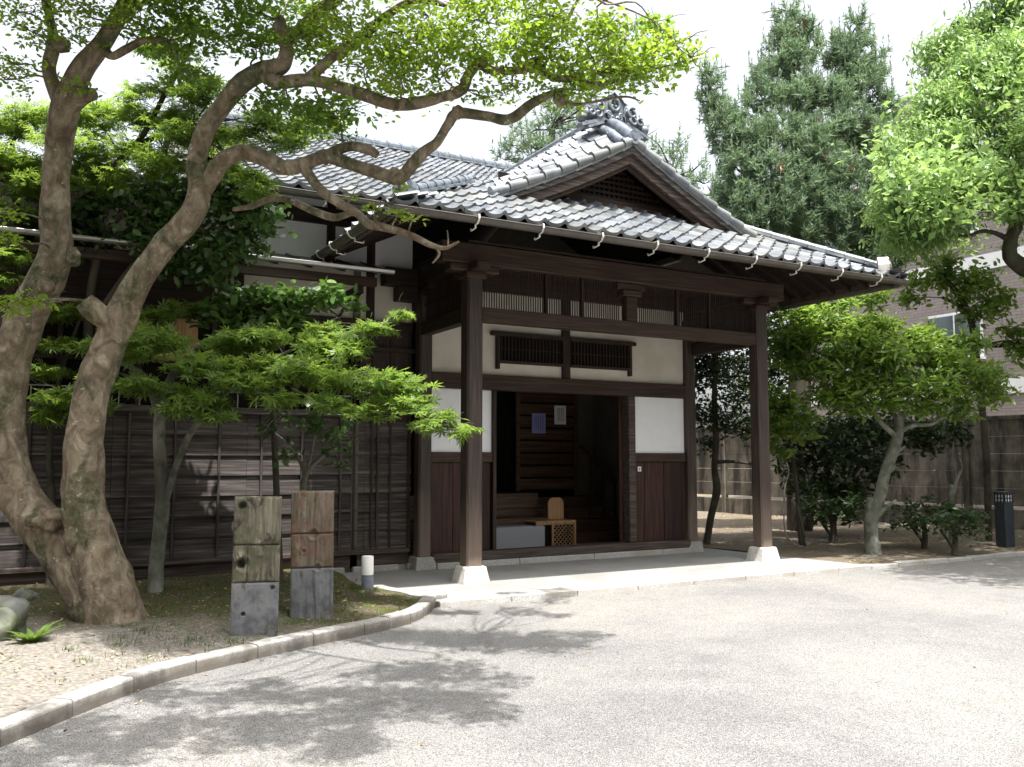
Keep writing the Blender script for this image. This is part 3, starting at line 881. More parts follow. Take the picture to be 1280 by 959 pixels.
# clapboards between battens
cb = MB(); zc = .30; k = 0
rr = random.Random(3)
while zc < 2.10:
    h = .262
    x = XL
    while x < -.12:
        ln = min(1.64, -.10 - x)
        y0 = LY + rr.uniform(-.004, .004)
        cb.add([(x, y0 - .036, zc), (x + ln - .004, y0 - .036, zc), (x + ln - .004, y0 - .004, min(zc + h + .02, 2.15)), (x, y0 - .004, min(zc + h + .02, 2.15)),
                (x, y0 + .03, zc), (x + ln - .004, y0 + .03, zc), (x + ln - .004, y0 + .03, min(zc + h + .02, 2.15)), (x, y0 + .03, min(zc + h + .02, 2.15))],
               [(0, 1, 2, 3), (7, 6, 5, 4), (4, 5, 1, 0), (3, 2, 6, 7), (0, 3, 7, 4), (1, 5, 6, 2)])
        x += ln
    zc += h
siding = cb.build('siding', wood_grey_x, house)
for xb in np.arange(-.62, XL, -.545):
    part('batten', wood_grey_z, (xb - .016, xb + .016, LY - .058, LY - .020, .30, 2.14), parent=siding)
part('siding_sill', wood_sill, (XL, -.13, LY - .10, LY + .06, .235, .298), bevel=.008)
part('skirt_board', wood_sill, (XL, -.13, LY - .03, LY + .05, .02, .233), (XL, -.14, LY - .05, LY - .031, .0, .045))
b_ = MB(); x = XL
while x < -.2:
    b_.box(x + .01, x + .69, LY - .14, LY - .06, -.02, .075); x += .8
b_.build('plinth_stone', kerb_m, house, bevel=.012)
part('window_rail', wood_grey_x, (XL, -1.0, LY - .09, LY + .05, 2.152, 2.235), bevel=.006)
part('corner_boarding', wood_zd, (-1.02, -.1, LY - .03, LY + .04, 2.10, 3.42), bevel=.003)
b_ = MB()
for x in (-.98, -.72, -.44, -.16): b_.box(x, x + .03, LY - .045, LY - .031, .3, 3.42)
b_.build('corner_batten', wood_zd, house)
wb = MB()
wb.box(XL, -1.02, LY + .04, LY + .06, 2.236, 3.40)
win = wb.build('window', black_m, house)
b_ = MB()
for x in np.arange(-1.1, XL, -.9): b_.box(x - .03, x + .03, LY - .02, LY + .038, 2.236, 3.40)
b_.box(XL, -1.02, LY - .0, LY + .036, 2.78, 2.82)
b_.build('window_frame', wood_zd, win)
b_ = MB()
for x in np.arange(-1.15, XL, -.24): b_.bar((x, LY - .07, 2.235), (x, LY - .07, 2.44), .012, .012)
b_.bar((XL, LY - .07, 2.44), (-1.05, LY - .07, 2.44), .012, .016)
b_.build('window_guard', steel_m, win)
part('window_tan_panel', bamboo, (-3.66, -3.1, LY + .022, LY + .036, 2.82, 3.38), bevel=0, parent=win)  # tan panel inside the window
part('wall_lintel', wood_x, (XL, -.1, LY - .06, LY + .08, 3.402, 3.55))
part('plaster_wall', plaster_white, (MX0 + .2, -.1, LY - .004, LY + .076, 4.375, 5.5), bevel=0)  # whiter here: sky light thrown up by the canopy is put into the colour
part('plaster_wall', plaster_cream, (MX0 + .2, -.1, LY, LY + .08, 3.552, 4.374), (XL, MX0 + .19, LY, LY + .08, 4.2, 4.98), bevel=0)
part('dark_wall_band', wood_x, (XL, MX0 + .19, LY, LY + .06, 3.552, 4.199), bevel=0)  # dark band under the canopy, in place of the pale plaster
for x in (-.75, -2.6, -4.4, -6.2): part('wall_post', wood_zd, (x - .06, x + .06, LY - .035, LY - .002, 3.552, 5.3))
for x in (-1.35,): part('wall_post', wood_zd, (x - .06, x + .06, LY - .036, LY - .003, 4.3, 5.3))
part('wall_plate', wood_x, (XL, -.1, LY - .05, LY + .04, 4.86, 5.1))
# lower canopy of sheet metal
cn = MB()
cn.prism([(XL, LY - .002, 4.37), (XL, .98, 4.13), (XL, .98, 4.10), (XL, LY - .002, 4.33)], (-.72 - XL, 0, 0))
x = XL + .1
canopy = cn.build('canopy_roof', gutter_m, house)
b_ = MB()
x = -.9
while x > XL:
    b_.bar((x, LY, 4.385), (x, .98, 4.142), .02, .018); x -= .36
b_.build('roof_seam', gutter_m, canopy)
part('canopy_beam', wood_red_x, (XL, -.92, 1.04, 1.13, 3.90, 4.02), parent=canopy)
x = -.95
while x > XL: b_ = MB(); b_.bar((x, 1.0, 4.075), (x, LY, 4.30), .045, .05); b_.build('canopy_rafter', wood_zd, canopy); x -= .45
for x in (-1.15, -3.2, -5.3): part('canopy_bracket', wood_zd, (x - .045, x + .045, 1.06, LY, 3.79, 3.895), parent=canopy)
gutter('gutter', (XL, .95, 4.115), (-.72, .95, 4.115), .05, steel_m, house, [], (0, -1, 0))
# main roof
mt = MB()
f_main = lambda u, v: (u, MEY + v / math.hypot(1, MS), main_h(MEY + v / math.hypot(1, MS)))
def keep_main(u, v):
    Y = MEY + v / 1.118
    d = min(u - EX0, EX1 - u)
    if d > 0 and Y < 4.4 and side_h(min(d, 4.15), Y) > main_h(Y) + .18: return False
    return True
lay_tiles(mt, f_main, MX0, MX1, -.05, 6.38, keep_main, seed=8)
main_roof = mt.build('main_roof', tile_m, house)
b_ = MB()
b_.add([(MX0, MEY, MZ - .05), (-.55, MEY, MZ - .05), (1.2, 3.4, main_h(3.4) - .05), (CX, 4.6, main_h(4.6) - .05), (3.9, 3.4, main_h(3.4) - .05), (5.65, MEY + .2, MZ + .05), (MX1, MEY, MZ - .05), (MX1, MRY, main_h(MRY) - .05), (MX0, MRY, main_h(MRY) - .05)], [tuple(range(9))])
b_.add([(MX0, MRY, main_h(MRY) - .05), (MX1, MRY, main_h(MRY) - .05), (MX1, 15.6, MZ - .05), (MX0, 15.6, MZ - .05)], [(0, 1, 2, 3)])
b_.build('roof_boarding', wood_y, main_roof)
b_ = MB(); ridge_stack(b_, (MX0, MRY, main_h(MRY) - .02), (MX1, MRY, main_h(MRY) - .02), .30, .10, 2, .08); b_.build('roof_ridge', ridge_m, main_roof)
part('eave_board', wood_sill, (MX0, -.5, MEY + .03, MEY + .075, MZ - .13, MZ - .02))
b_ = MB(); x = -.6
while x > MX0: b_.bar((x, MEY + .05, MZ - .09), (x, LY + .2, main_h(LY + .2) - .11), .05, .07); x -= .34
b_.build('rafter_work', wood_zd, house)
gutter('gutter', (MX0, MEY - .06, 4.965), (-.62, MEY - .06, 4.965), .062, gutter_m, house, [.3 + .85 * k for k in range(3)], (0, -1, 0))
# flank and rear walls of the body
b_ = MB()
b_.box(4.94, 5.04, 1.72, 15, -.05, 4.9); b_.box(XL, 5.0, 14.9, 15, -.05, 4.9)
b_.prism([(5.04, MEY + 1.0, MZ), (5.04, MRY, main_h(MRY) - .1), (5.04, 15.0, MZ)], (-.1, 0, 0))
b_.prism([(MX0 + .2, LY, 4.9), (MX0 + .2, MRY, main_h(MRY) - .1), (MX0 + .2, 15, 4.9)], (-.1, 0, 0))
b_.box(XL, XL + .1, LY + .08, 14.9, -.05, 4.9)
b_.build('outer_wall', plaster_cream, house)
b_ = MB()
lay_tiles(b_, lambda u, v: (u, 1.1 + v, 4.98 + .2 * v), XL, MX0 - .1, 0, 3.6, lambda u, v: True, seed=9)
b_.add([(XL, 1.1, 4.93), (MX0, 1.1, 4.93), (MX0, 4.7, 5.65), (XL, 4.7, 5.65), (XL, 15, 4.9), (MX0, 15, 4.9)], [(0, 1, 2, 3), (3, 2, 5, 4)])
b_.build('low_roof', tile_m, house)

# things inside and on the house front
def paper(p, w, h, m, label, seed):
    o = empty('paper_notice', p, label, 'notice')
    b_ = MB(); b_.box(-w / 2, w / 2, -.004, .0, -h / 2, h / 2); b_.build('sheet', m, o)
    rr = random.Random(seed)
    for c in range(4):
        b_ = MB(); x = w / 2 - .06 - c * (w - .1) / 4; z = h / 2 - .05
        while z > -h / 2 + .07:
            l = rr.uniform(.012, .026); b_.box(x - .012, x + .008, -.0065, -.005, z - l, z); z -= l + .012
        b_.build('lettering', ink_m, o)
paper((3.51, 4.16, 2.24), .30, .38, paperb_m, 'bluish paper notice, the lower one pinned on the board screen inside', 2)
paper((3.99, 4.16, 2.41), .26, .36, paper_m, 'white paper notice, the higher one pinned on the board screen inside', 3)
o = empty('door_sticker', (3.90, WY + .03, 1.40), 'small white square sticker on the brown boarding right of the doorway', 'sticker')
b_ = MB(); b_.box(-.035, .035, -.004, 0, -.04, .04); b_.build('sheet', paper_m, o)
b_ = MB(); b_.box(-.02, .02, -.0065, -.0045, .012, .02); b_.box(-.004, .004, -.0065, -.0045, -.025, .02); b_.box(-.02, .018, -.0065, -.0045, -.012, -.005); b_.build('mark', ink_m, o)

# low seat with a pale round-topped back and a lattice front
ch = empty('low_chair', (3.05, 2.85, .06), 'low wooden seat with round-topped back and lattice front beside the stone step', 'seat')
b_ = MB(); b_.box(-.5, .30, -.2, .2, .43, .46); b_.build('seat_board', bamboo, ch, bevel=.004)
b_ = MB()
P = [(-.06, .46), (.26, .46), (.26, .74), (.235, .80), (.18, .835), (.02, .835), (-.035, .80), (-.06, .74)]
b_.prism([(a, .13, c) for a, c in P], (0, .03, 0)); b_.build('backrest', bamboo, ch, bevel=.004)
b_ = MB()
for (x, y) in ((-.48, -.18), (.28, -.18), (-.48, .18), (.28, .18), (-.17, -.18)): b_.box(x - .018, x + .018, y - .018, y + .018, 0, .43)
b_.box(-.48, .28, -.19, -.17, .0, .03); b_.box(.27, .29, -.18, .18, .38, .43); b_.box(-.48, .28, -.192, -.172, .395, .43)
b_.build('frame', bamboo, ch)
b_ = MB()
for k in range(-4, 9):
    for s_ in (1, -1):
        x0, x1, z0, z1 = -.15, .26, .03, .395
        a = x0 + k * .075
        p, q = ((a, z0), (a + (z1 - z0), z1)) if s_ > 0 else ((a + (z1 - z0), z0), (a, z1))
        # clip to panel
        def clip(p, q):
            (ax, az), (bx, bz) = p, q
            ts = [0, 1]
            for lim, sg in ((x0, 1), (x1, -1)):
                da, db = sg * (ax - lim), sg * (bx - lim)
                if da < 0 and db < 0: return None
                if da < 0: ts[0] = max(ts[0], da / (da - db))
                if db < 0: ts[1] = min(ts[1], da / (da - db))
            if ts[1] - ts[0] < .05: return None
            return [(ax + (bx - ax) * t, az + (bz - az) * t) for t in ts]
        c = clip(p, q)
        if c: b_.bar((c[0][0], -.18 + .006 * s_, c[0][1]), (c[1][0], -.18 + .006 * s_, c[1][1]), .008, .018, up=(0, 1, 0))
b_.build('lattice', bamboo, ch)
b_ = MB(); b_.box(-.15, .26, -.12, -.11, .02, .4); b_.box(-.46, -.18, -.12, -.11, .02, .4); b_.build('inner_panel', black_m, ch)
#PART3
# ================================================================= THINGS IN THE LEFT BED
def worn_slab(name, base, rotz, w, t, h, label, cuts, holes, mats, seed, group):
    """old squared timber pier: separate courses, faces worn and dented"""
    o = empty(name, base, label, 'post', group); o.rotation_euler = (0, R(.6 if seed % 2 else -.5), rotz)
    for (pn, x0, x1, z0, z1, m) in cuts:
        mb = MB(); nx, nz = max(8, int((x1 - x0) / .009)), max(10, int((z1 - z0) / .009))
        def depth(x, z):
            d = .010 * mnoise.noise(Vector((x * 9, z * 3, seed))) + .006 * mnoise.noise(Vector((x * 40, z * 5, seed + 3)))
            e = min(x - x0, x1 - x, z - z0, z1 - z)
            ch = .014 + .014 * max(0, mnoise.noise(Vector((x * 14, z * 14, seed + 9)))); d -= ch * max(0, 1 - e / ch) ** 2; d += .008 * mnoise.noise(Vector((x * 4, z * 4, seed + 5)))
            if seed == 4: d -= .016 * math.exp(-((x - .015 - .012 * math.sin(z * 11)) / .005) ** 2)
            for (hx, hz, r, dp) in holes:
                q = math.hypot(x - hx, (z - hz) * .9) / r
                if q < 2.5: d -= dp * math.exp(-q ** 4) - .010 * math.exp(-((q - 1.25) / .3) ** 2)
            return d
        pts = [[(x0 + (x1 - x0) * i / nx, -t / 2 - depth(x0 + (x1 - x0) * i / nx, z0 + (z1 - z0) * j / nz), z0 + (z1 - z0) * j / nz) for j in range(nz + 1)] for i in range(nx + 1)]
        mb.grid(pts, True)
        # sides, back, top
        L_, R_ = [pts[0], [(p[0], t / 2, p[2]) for p in pts[0]]], [pts[-1], [(p[0], t / 2, p[2]) for p in pts[-1]]]
        mb.grid(L_, False); mb.grid(R_, False)
        top = [r[-1] for r in pts]; mb.grid([top, [(p[0], t / 2, p[2] + .006 * mnoise.noise(Vector((p[0] * 15, 2, seed)))) for p in top]], False)
        bot = [r[0] for r in pts]; mb.grid([bot, [(p[0], t / 2, p[2]) for p in bot]], False)
        mb.grid([L_[1], R_[1]], False)
        mb.build(pn, m, o)
    return o
def slab_mat(name, cols, blot, stain, sc=(14, 14, .9)):
    m, nt, b = new_mat(name)
    n = noise(nt, coords(nt, sc), 2.4, 7, .6)
    c = ramp(nt, n, cols, [.3, .5, .7])
    n2 = noise(nt, coords(nt), 7, 5, .6); f = ramp(nt, n2, [(0, 0, 0), (1, 1, 1)], [.48, .62]); bw = N(nt, 'ShaderNodeRGBToBW'); nt.links.new(f, bw.inputs[0])
    c = mix(nt, c, blot, bw.outputs[0])
    n3 = noise(nt, coords(nt, (3, 3, 1.5)), 2.6, 6, .65, .5); f = ramp(nt, n3, [(0, 0, 0), (1, 1, 1)], [.54, .62]); bw = N(nt, 'ShaderNodeRGBToBW'); nt.links.new(f, bw.inputs[0])
    c = mix(nt, c, stain, bw.outputs[0])
    nt.links.new(c, b.inputs['Base Color']); b.inputs['Roughness'].default_value = .9; b.inputs['Specular IOR Level'].default_value = .2
    bump(nt, b, n, .8, .006)
    return m
slab_olive = slab_mat('olive_weathered_timber', [(.058, .053, .038), (.14, .13, .095), (.24, .225, .17)], (.088, .088, .056), (.05, .041, .033))
slab_rust = slab_mat('rust_stained_timber', [(.07, .06, .042), (.155, .135, .10), (.25, .225, .175)], (.155, .095, .072), (.12, .075, .038))
slab_grey = slab_mat('grey_weathered_stone', [(.08, .08, .085), (.16, .163, .172), (.27, .275, .285)], (.17, .17, .165), (.10, .095, .085), (3, 3, 3))
def rust_field(m, lo, hi, col):
    nt = m.node_tree; b = nt.nodes['Principled BSDF']; src = b.inputs['Base Color'].links[0].from_socket
    tc = N(nt, 'ShaderNodeTexCoord'); sp = N(nt, 'ShaderNodeSeparateXYZ'); nt.links.new(tc.outputs['Object'], sp.inputs[0])
    n = noise(nt, coords(nt, (1, 1, .6)), 8, 6, .7)
    ad = N(nt, 'ShaderNodeMath', operation='MULTIPLY_ADD'); nt.links.new(n, ad.inputs[0]); ad.inputs[1].default_value = .22; nt.links.new(sp.outputs[0], ad.inputs[2])
    mr = N(nt, 'ShaderNodeMapRange'); mr.inputs[1].default_value = lo; mr.inputs[2].default_value = hi; mr.inputs[3].default_value = 0; mr.inputs[4].default_value = .6
    nt.links.new(ad.outputs[0], mr.inputs[0])
    nt.links.new(mix(nt, src, ramp(nt, n, [(.085, .055, .032), (.19, .14, .115)], [.4, .6]), mr.outputs[0]), b.inputs['Base Color'])
rust_field(slab_rust, .10, .16, None)
p = gnd(316, 799); G_ = 'pair of old weathered posts'
worn_slab('weathered_post', (-3.23, -2.20, -.02), R(-13), .40, .17, 1.24, 'grey-green weathered post with two knot holes, the front one of the pair', [
    ('upper_block', -.20, .20, .83, 1.245, slab_olive), ('side_block', -.20, -.078, .505, .827, slab_olive), ('inset_block', -.074, .20, .508, .826, slab_olive), ('lower_block', -.20, .20, 0, .502, slab_grey)],
    [(-.132, 1.17, .030, .09), (-.125, .665, .034, .09), (-.11, .665, .05, .02), (-.095, .235, .017, .05), (.145, .455, .018, .05), (.03, .79, .04, .012)], None, 11, G_)
worn_slab('weathered_post', (-2.57, -1.72, -.02), R(-17), .405, .20, 1.27, 'rust-stained weathered post of three stacked blocks, behind the post with knot holes', [
    ('upper_block', -.2, .2, .87, 1.27, slab_rust), ('middle_block', -.2, .2, .545, .865, slab_rust), ('lower_block', -.2, .2, 0, .54, slab_grey)],
    [(.05, .545, .03, .02), (-.08, .7, .02, .012), (.01, .86, .04, .02)], None, 4, G_)

# short lamp by the kerb
def cyl(mb, x, y, z0, z1, r, n=24, b=.006):
    mb.tube([(x, y, z0), (x, y, z1 - b), (x, y, z1)], [r, r, r - b], n)
lp = empty('path_lamp', tuple(gnd(459, 741, 0) + np.array([0, 0, .0])), 'short round path lamp with white top and dark grey foot by the kerb', 'lamp')
b_ = MB(); cyl(b_, 0, 0, -.03, .205, .069); b_.build('foot', grey_m, lp)
b_ = MB(); cyl(b_, 0, 0, .209, .425, .070, 28, .008); b_.build('shade', lampw_m, lp)

# rock at the left edge, small stones
def rock(name, c, rx, ry, rz, label, seed, group=None):
    mb = MB(); mb.ball((0, 0, 0), rx, ry, rz, 46, 32, .34, seed)
    mb.v = [tuple(np.array(v) * (1 + .05 * mnoise.noise(Vector(v) * 9) + .03 * mnoise.noise(Vector(v) * 22))) for v in mb.v]
    o = mb.build(name, rock_m); o.location = c; return tag(o, label, 'rock', group)
rock('garden_rock', (-5.38, -1.55, .10), .42, .33, .36, 'pale grey garden rock at the left edge beside the leafy tuft', 3)
rock('garden_rock', (-4.98, .55, .06), .16, .12, .12, 'small rounded rock in the shade behind the old tree', 8)

# ================================================================= FOLIAGE TOOLS
SH = {
 'oval': (np.array([(0, 0, 0), (.20, .22, .03), (.27, .5, .045), (.16, .8, .02), (0, 1, -.05), (-.16, .8, .02), (-.27, .5, .045), (-.20, .22, .03)]), [(0, 1, 2, 3, 4, 5, 6, 7)]),
 'narrow': (np.array([(0, 0, 0), (.12, .3, .02), (.13, .6, .0), (0, 1, -.07), (-.13, .6, .0), (-.12, .3, .02)]), [(0, 1, 2, 3, 4, 5)]),
 'small': (np.array([(0, 0, 0), (.26, .45, .05), (0, 1, -.04), (-.26, .45, .05)]), [(0, 1, 2, 3)]),
}
def _maple():
    V, F = [], []
    for a, l in ((-118, .55), (-78, .82), (-38, .96), (0, 1.0), (38, .96), (78, .82), (118, .55)):
        a = R(a); d = np.array([math.sin(a), math.cos(a), 0]); n = np.array([math.cos(a), -math.sin(a), 0])
        k = len(V)
        V += [np.zeros(3), d * l * .5 + n * .10, d * l + np.array([0, 0, -.10]), d * l * .5 - n * .10]
        F.append((k, k + 1, k + 2, k + 3))
    V = np.array(V); V[:, 1] += .12
    return V, F
SH['maple'] = _maple()

def leaves(name, P, size, shape, m, parent, up=(0, 0, 1), tilt=.5, droop=None, jitter=.48, rng=RNG):
    """one leaf at every point of P"""
    P = np.asarray(P, float); n = len(P)
    nrm = np.array(up) + rng.normal(0, tilt, (n, 3)); nrm /= np.linalg.norm(nrm, axis=1)[:, None]
    if droop is None: t = rng.normal(0, 1, (n, 3))
    else: t = np.array(droop) + rng.normal(0, .55, (n, 3))
    t -= nrm * np.sum(t * nrm, 1)[:, None]; t /= np.linalg.norm(t, axis=1)[:, None] + 1e-9
    b = np.cross(nrm, t)
    s = size * (1 + rng.uniform(-jitter, jitter, n))
    V0, F0 = SH[shape]; k = len(V0)
    V = P[:, None, :] + s[:, None, None] * (V0[None, :, 0:1] * b[:, None, :] + V0[None, :, 1:2] * t[:, None, :] + V0[None, :, 2:3] * nrm[:, None, :])
    V = V.reshape(-1, 3)
    F = (np.array(F0)[None] + (np.arange(n) * k)[:, None, None]).reshape(-1, len(F0[0]))
    V -= np.array(parent.location)
    return fast_mesh(name, V, F, m, parent)

def cloud(c, rx, ry, rz, n, sub=9, tight=.28, rng=RNG, shell=0.0):
    """points in an uneven clump: sub-clumps scattered through an ellipsoid"""
    d = rng.normal(0, 1, (sub, 3)); d /= np.linalg.norm(d, axis=1)[:, None]
    r = rng.uniform(shell, 1, sub) ** .5
    sc = d * r[:, None]
    k = rng.integers(0, sub, n)
    q = sc[k] + rng.normal(0, tight, (n, 3))
    return np.array(c) + q * np.array([rx, ry, rz])

def trunk_mesh(mb, pts, n=12, sub=6, rough=.06, seed=0.0, freq=3.0):
    """pts: (px, py, D, half width in px)"""
    P = [np.r_[at(x, y, D), w * D / FPX] for x, y, D, w in pts]
    C = cr(P, sub)
    mb.tube([c[:3] for c in C], [max(c[3], .003) for c in C], n, rough=rough, seed=seed, freq=freq)
    return [c for c in C]
def twig(mb, a, b, r0, r1, seed, n=5, wob=.12):
    a, b = Vector(a), Vector(b); L_ = (b - a).length; rr = random.Random(seed)
    mid = [a.lerp(b, t) + Vector((rr.uniform(-1, 1), rr.uniform(-1, 1), rr.uniform(-.3, 1))) * L_ * wob * math.sin(t * math.pi) for t in (.33, .66)]
    P = cr([np.array(q) for q in (a, *mid, b)], 3)
    mb.tube(P, [r0 + (r1 - r0) * i / (len(P) - 1) for i in range(len(P))], n, cap=False)
def connect(mb, limbs, centers, r0=.014, maxd=3.0, seed=1, spread=.3, kids=4):
    L_ = np.array([c[:3] for l in limbs for c in l])
    rr = random.Random(seed)
    for k, c in enumerate(centers):
        c = np.array(c); dd = np.linalg.norm(L_ - c, axis=1); i = int(np.argmin(dd))
        if dd[i] < maxd:
            twig(mb, L_[i], c, r0, r0 * .45, seed + k)
        for q in range(kids):
            e = c + np.array([rr.uniform(-1, 1), rr.uniform(-1, 1), rr.uniform(-.25, .6)]) * spread
            twig(mb, c, e, r0 * .45, r0 * .18, seed + k * 10 + q, 4)

# ================================================================= THE OLD TREE BY THE KERB
T0 = tuple(gnd(140, 790, 0.0))
old = empty('old_tree', T0, 'large old tree with two thick smooth trunks leaning from one foot by the kerb', 'tree')
tb = MB(); LIMB = []
def limb(pts, n=14, rough=.07, seed=0.0, sub=9, freq=3.0):
    pts = [(x, y, D, w * .89) for x, y, D, w in pts]
    rough *= 1.0
    P = [np.r_[at(x, y, D), w * D / FPX] for x, y, D, w in pts]
    C = cr(P, sub); o = np.array(T0)
    tb.tube([c[:3] - o for c in C], [max(c[3], .003) for c in C], n, rough=rough, seed=seed, freq=freq)
    LIMB.append(C)
limb([(146, 805, 8.35, 56), (136, 775, 8.35, 43), (108, 728, 8.35, 36), (72, 680, 8.35, 33), (36, 636, 8.38, 29), (12, 590, 8.4, 27), (6, 520, 8.45, 26), (14, 450, 8.5, 26), (36, 390, 8.5, 25), (60, 345, 8.5, 25), (70, 310, 8.5, 22), (69, 250, 8.45, 19), (74, 180, 8.4, 19), (84, 130, 8.4, 20), (102, 88, 8.3, 16), (133, 46, 8.2, 13), (160, 0, 8.1, 11), (175, -45, 8.0, 9)], 30, .13, 1.0, 12, 3.4)
limb([(140, 805, 8.30, 48), (139, 760, 8.28, 39), (124, 705, 8.26, 34), (109, 645, 8.2, 29), (104, 590, 8.18, 27), (108, 530, 8.15, 24), (118, 480, 8.15, 23), (135, 435, 8.12, 22), (152, 395, 8.1, 21), (174, 350, 8.1, 18), (205, 308, 8.05, 17), (240, 268, 8.0, 17), (250, 235, 8.0, 16), (246, 205, 8.0, 14), (256, 165, 7.95, 13), (280, 130, 7.9, 13.5), (305, 102, 7.8, 14), (330, 88, 7.7, 13), (352, 82, 7.6, 12), (358, 62, 7.55, 10), (353, 44, 7.5, 9), (349, 30, 7.5, 10)], 30, .13, 4.0, 12, 3.6)
# cut stub low on the right trunk, and burls
limb([(150, 402, 8.1, 15), (128, 396, 8.0, 16), (113, 384, 7.95, 16), (105, 376, 7.92, 14)], 14, .14, 7.0)
limb([(88, 130, 8.35, 15), (105, 120, 8.3, 12), (118, 118, 8.28, 9)], 10, .1, 3.0)
limb([(78, 135, 8.4, 12), (62, 90, 8.35, 10), (66, 62, 8.3, 10), (66, 40, 8.3, 7), (57, 0, 8.3, 6), (50, -30, 8.2, 5)], 10, .15, 5.0)
limb([(128, 60, 8.2, 8), (140, 70, 8.15, 6), (157, 62, 8.1, 6), (183, 50, 8.05, 5), (211, 52, 8.0, 4)], 8, .12, 6.0)
limb([(354, 46, 7.55, 10), (373, 40, 7.5, 10), (396, 17, 7.45, 9), (420, -2, 7.4, 9), (450, -30, 7.3, 8)], 10, .12, 8.0)
limb([(385, 38, 7.5, 8), (399, 42, 7.45, 6), (402, 36, 7.45, 5)], 8, .1, 8.5)
limb([(325, 92, 7.7, 11), (350, 103, 7.6, 10), (385, 100, 7.5, 9), (430, 110, 7.4, 9), (482, 128, 7.25, 9), (507, 131, 7.2, 8.5), (550, 122, 7.1, 8), (577, 112, 7.0, 8), (585, 94, 7.0, 7.5), (598, 80, 6.95, 8), (618, 89, 6.9, 6), (655, 87, 6.85, 6), (670, 82, 6.8, 7), (690, 97, 6.75, 5), (720, 99, 6.7, 5), (743, 106, 6.65, 4), (775, 100, 6.6, 2.5)], 11, .16, 9.0, 6, 6)
limb([(738, 100, 6.65, 3), (756, 89, 6.6, 3), (785, 88, 6.55, 2.5), (815, 87, 6.5, 1.6), (858, 76, 6.45, 1)], 7, .1, 10.0)
limb([(248, 245, 8.0, 14), (264, 222, 7.98, 13), (279, 201, 7.9, 12), (302, 190, 7.85, 11), (330, 198, 7.8, 12), (356, 210, 7.75, 11), (383, 204, 7.7, 10), (408, 196, 7.65, 10), (440, 206, 7.55, 9), (475, 217, 7.45, 9), (497, 224, 7.4, 9), (512, 210, 7.38, 9), (530, 190, 7.3, 8), (546, 178, 7.25, 7), (560, 156, 7.2, 7), (572, 142, 7.15, 8), (608, 145, 7.05, 7), (637, 149, 6.95, 8), (664, 130, 6.9, 7), (690, 117, 6.85, 5), (705, 112, 6.8, 3)], 12, .14, 12.0, 6, 5)
limb([(404, 200, 7.66, 9), (420, 188, 7.6, 8), (440, 183, 7.55, 7), (462, 188, 7.5, 7), (472, 194, 7.5, 6)], 9, .15, 13.0)
limb([(380, 210, 7.7, 8), (392, 226, 7.66, 7), (406, 242, 7.62, 7), (428, 256, 7.58, 6.5), (448, 268, 7.55, 6), (460, 280, 7.5, 6.5), (482, 285, 7.45, 6), (510, 293, 7.4, 5), (538, 306, 7.35, 4.5), (556, 310, 7.3, 3), (574, 302, 7.28, 1.6)], 9, .18, 14.0, 6, 7)
limb([(545, 308, 7.33, 3), (549, 318, 7.32, 2), (541, 329, 7.3, 1)], 6, .1, 15.0)
limb([(560, 309, 7.3, 1.5), (560, 298, 7.3, 1.2), (559, 288, 7.3, .7)], 5, .1, 15.5)
limb([(292, 262, 8.4, 3), (315, 258, 8.3, 4), (338, 249, 8.2, 4.5), (362, 251, 8.1, 5), (392, 264, 8.0, 5), (417, 272, 7.9, 5.5), (440, 267, 7.7, 4), (452, 272, 7.6, 3)], 8, .15, 16.0)
limb([(385, 98, 7.5, 8), (404, 82, 7.45, 7.5), (422, 66, 7.4, 8), (447, 50, 7.35, 8), (474, 27, 7.3, 7), (500, 9, 7.25, 6), (520, 1, 7.2, 5), (540, 2, 7.2, 5), (556, 7, 7.2, 3)], 9, .16, 17.0)
limb([(425, 75, 7.4, 2), (460, 48, 7.3, 1.6), (500, 40, 7.2, 1.4), (545, 38, 7.1, 1), (590, 28, 7.0, .8)], 5, .1, 18.0)
limb([(708, 40, 6.7, 2), (712, 20, 6.7, 2.5), (722, 0, 6.7, 2), (730, -20, 6.7, 2)], 6, .1, 19.0)
limb([(690, 117, 6.85, 3), (715, 130, 6.8, 2.5), (740, 128, 6.75, 2), (780, 121, 6.7, 1.6), (800, 126, 6.7, .8)], 6, .1, 20.0)
# a bough reaching out over the drive, above the view
limb([(175, -45, 8.0, 9), (260, -150, 7.0, 9), (380, -260, 6.2, 7), (520, -330, 5.6, 5), (640, -380, 5.2, 3)], 9, .12, 21.0)
limb([(450, -30, 7.3, 8), (520, -120, 6.6, 7), (600, -200, 6.0, 5), (700, -240, 5.7, 3)], 9, .12, 22.0)
limb([(175, -45, 8.0, 9), (100, -160, 7.2, 8), (20, -260, 6.4, 6), (-80, -330, 5.8, 4)], 9, .12, 23.0)
o_ = np.array(T0)
def at_old(x, y, D): return at(x, y, D) - o_
tb.ball(tuple(at_old(57, 358, 8.25)), .075, .07, .085, 14, 10, .35, 2.0)
tb.ball(tuple(at_old(92, 322, 8.45)), .07, .10, .09, 14, 10, .3, 4.0)
tb.ball(tuple(at_old(72, 55, 8.25)), .11, .08, .085, 14, 10, .25, 5.0)
tb.ball(tuple(at_old(62, 648, 8.15)), .16, .12, .10, 18, 12, .55, 6.0)
tb.ball(tuple(at_old(92, 672, 8.1)), .09, .09, .12, 14, 10, .4, 7.0)
for k, (x, y, D) in enumerate(((600, 78, 6.95), (668, 80, 6.8), (572, 140, 7.15), (700, 124, 6.8), (505, 130, 7.2), (330, 84, 7.7), (494, 218, 7.4), (350, 28, 7.5))):
    tb.ball(tuple(at_old(x, y, D)), .055, .06, .055, 10, 7, .4, k + 1.0)
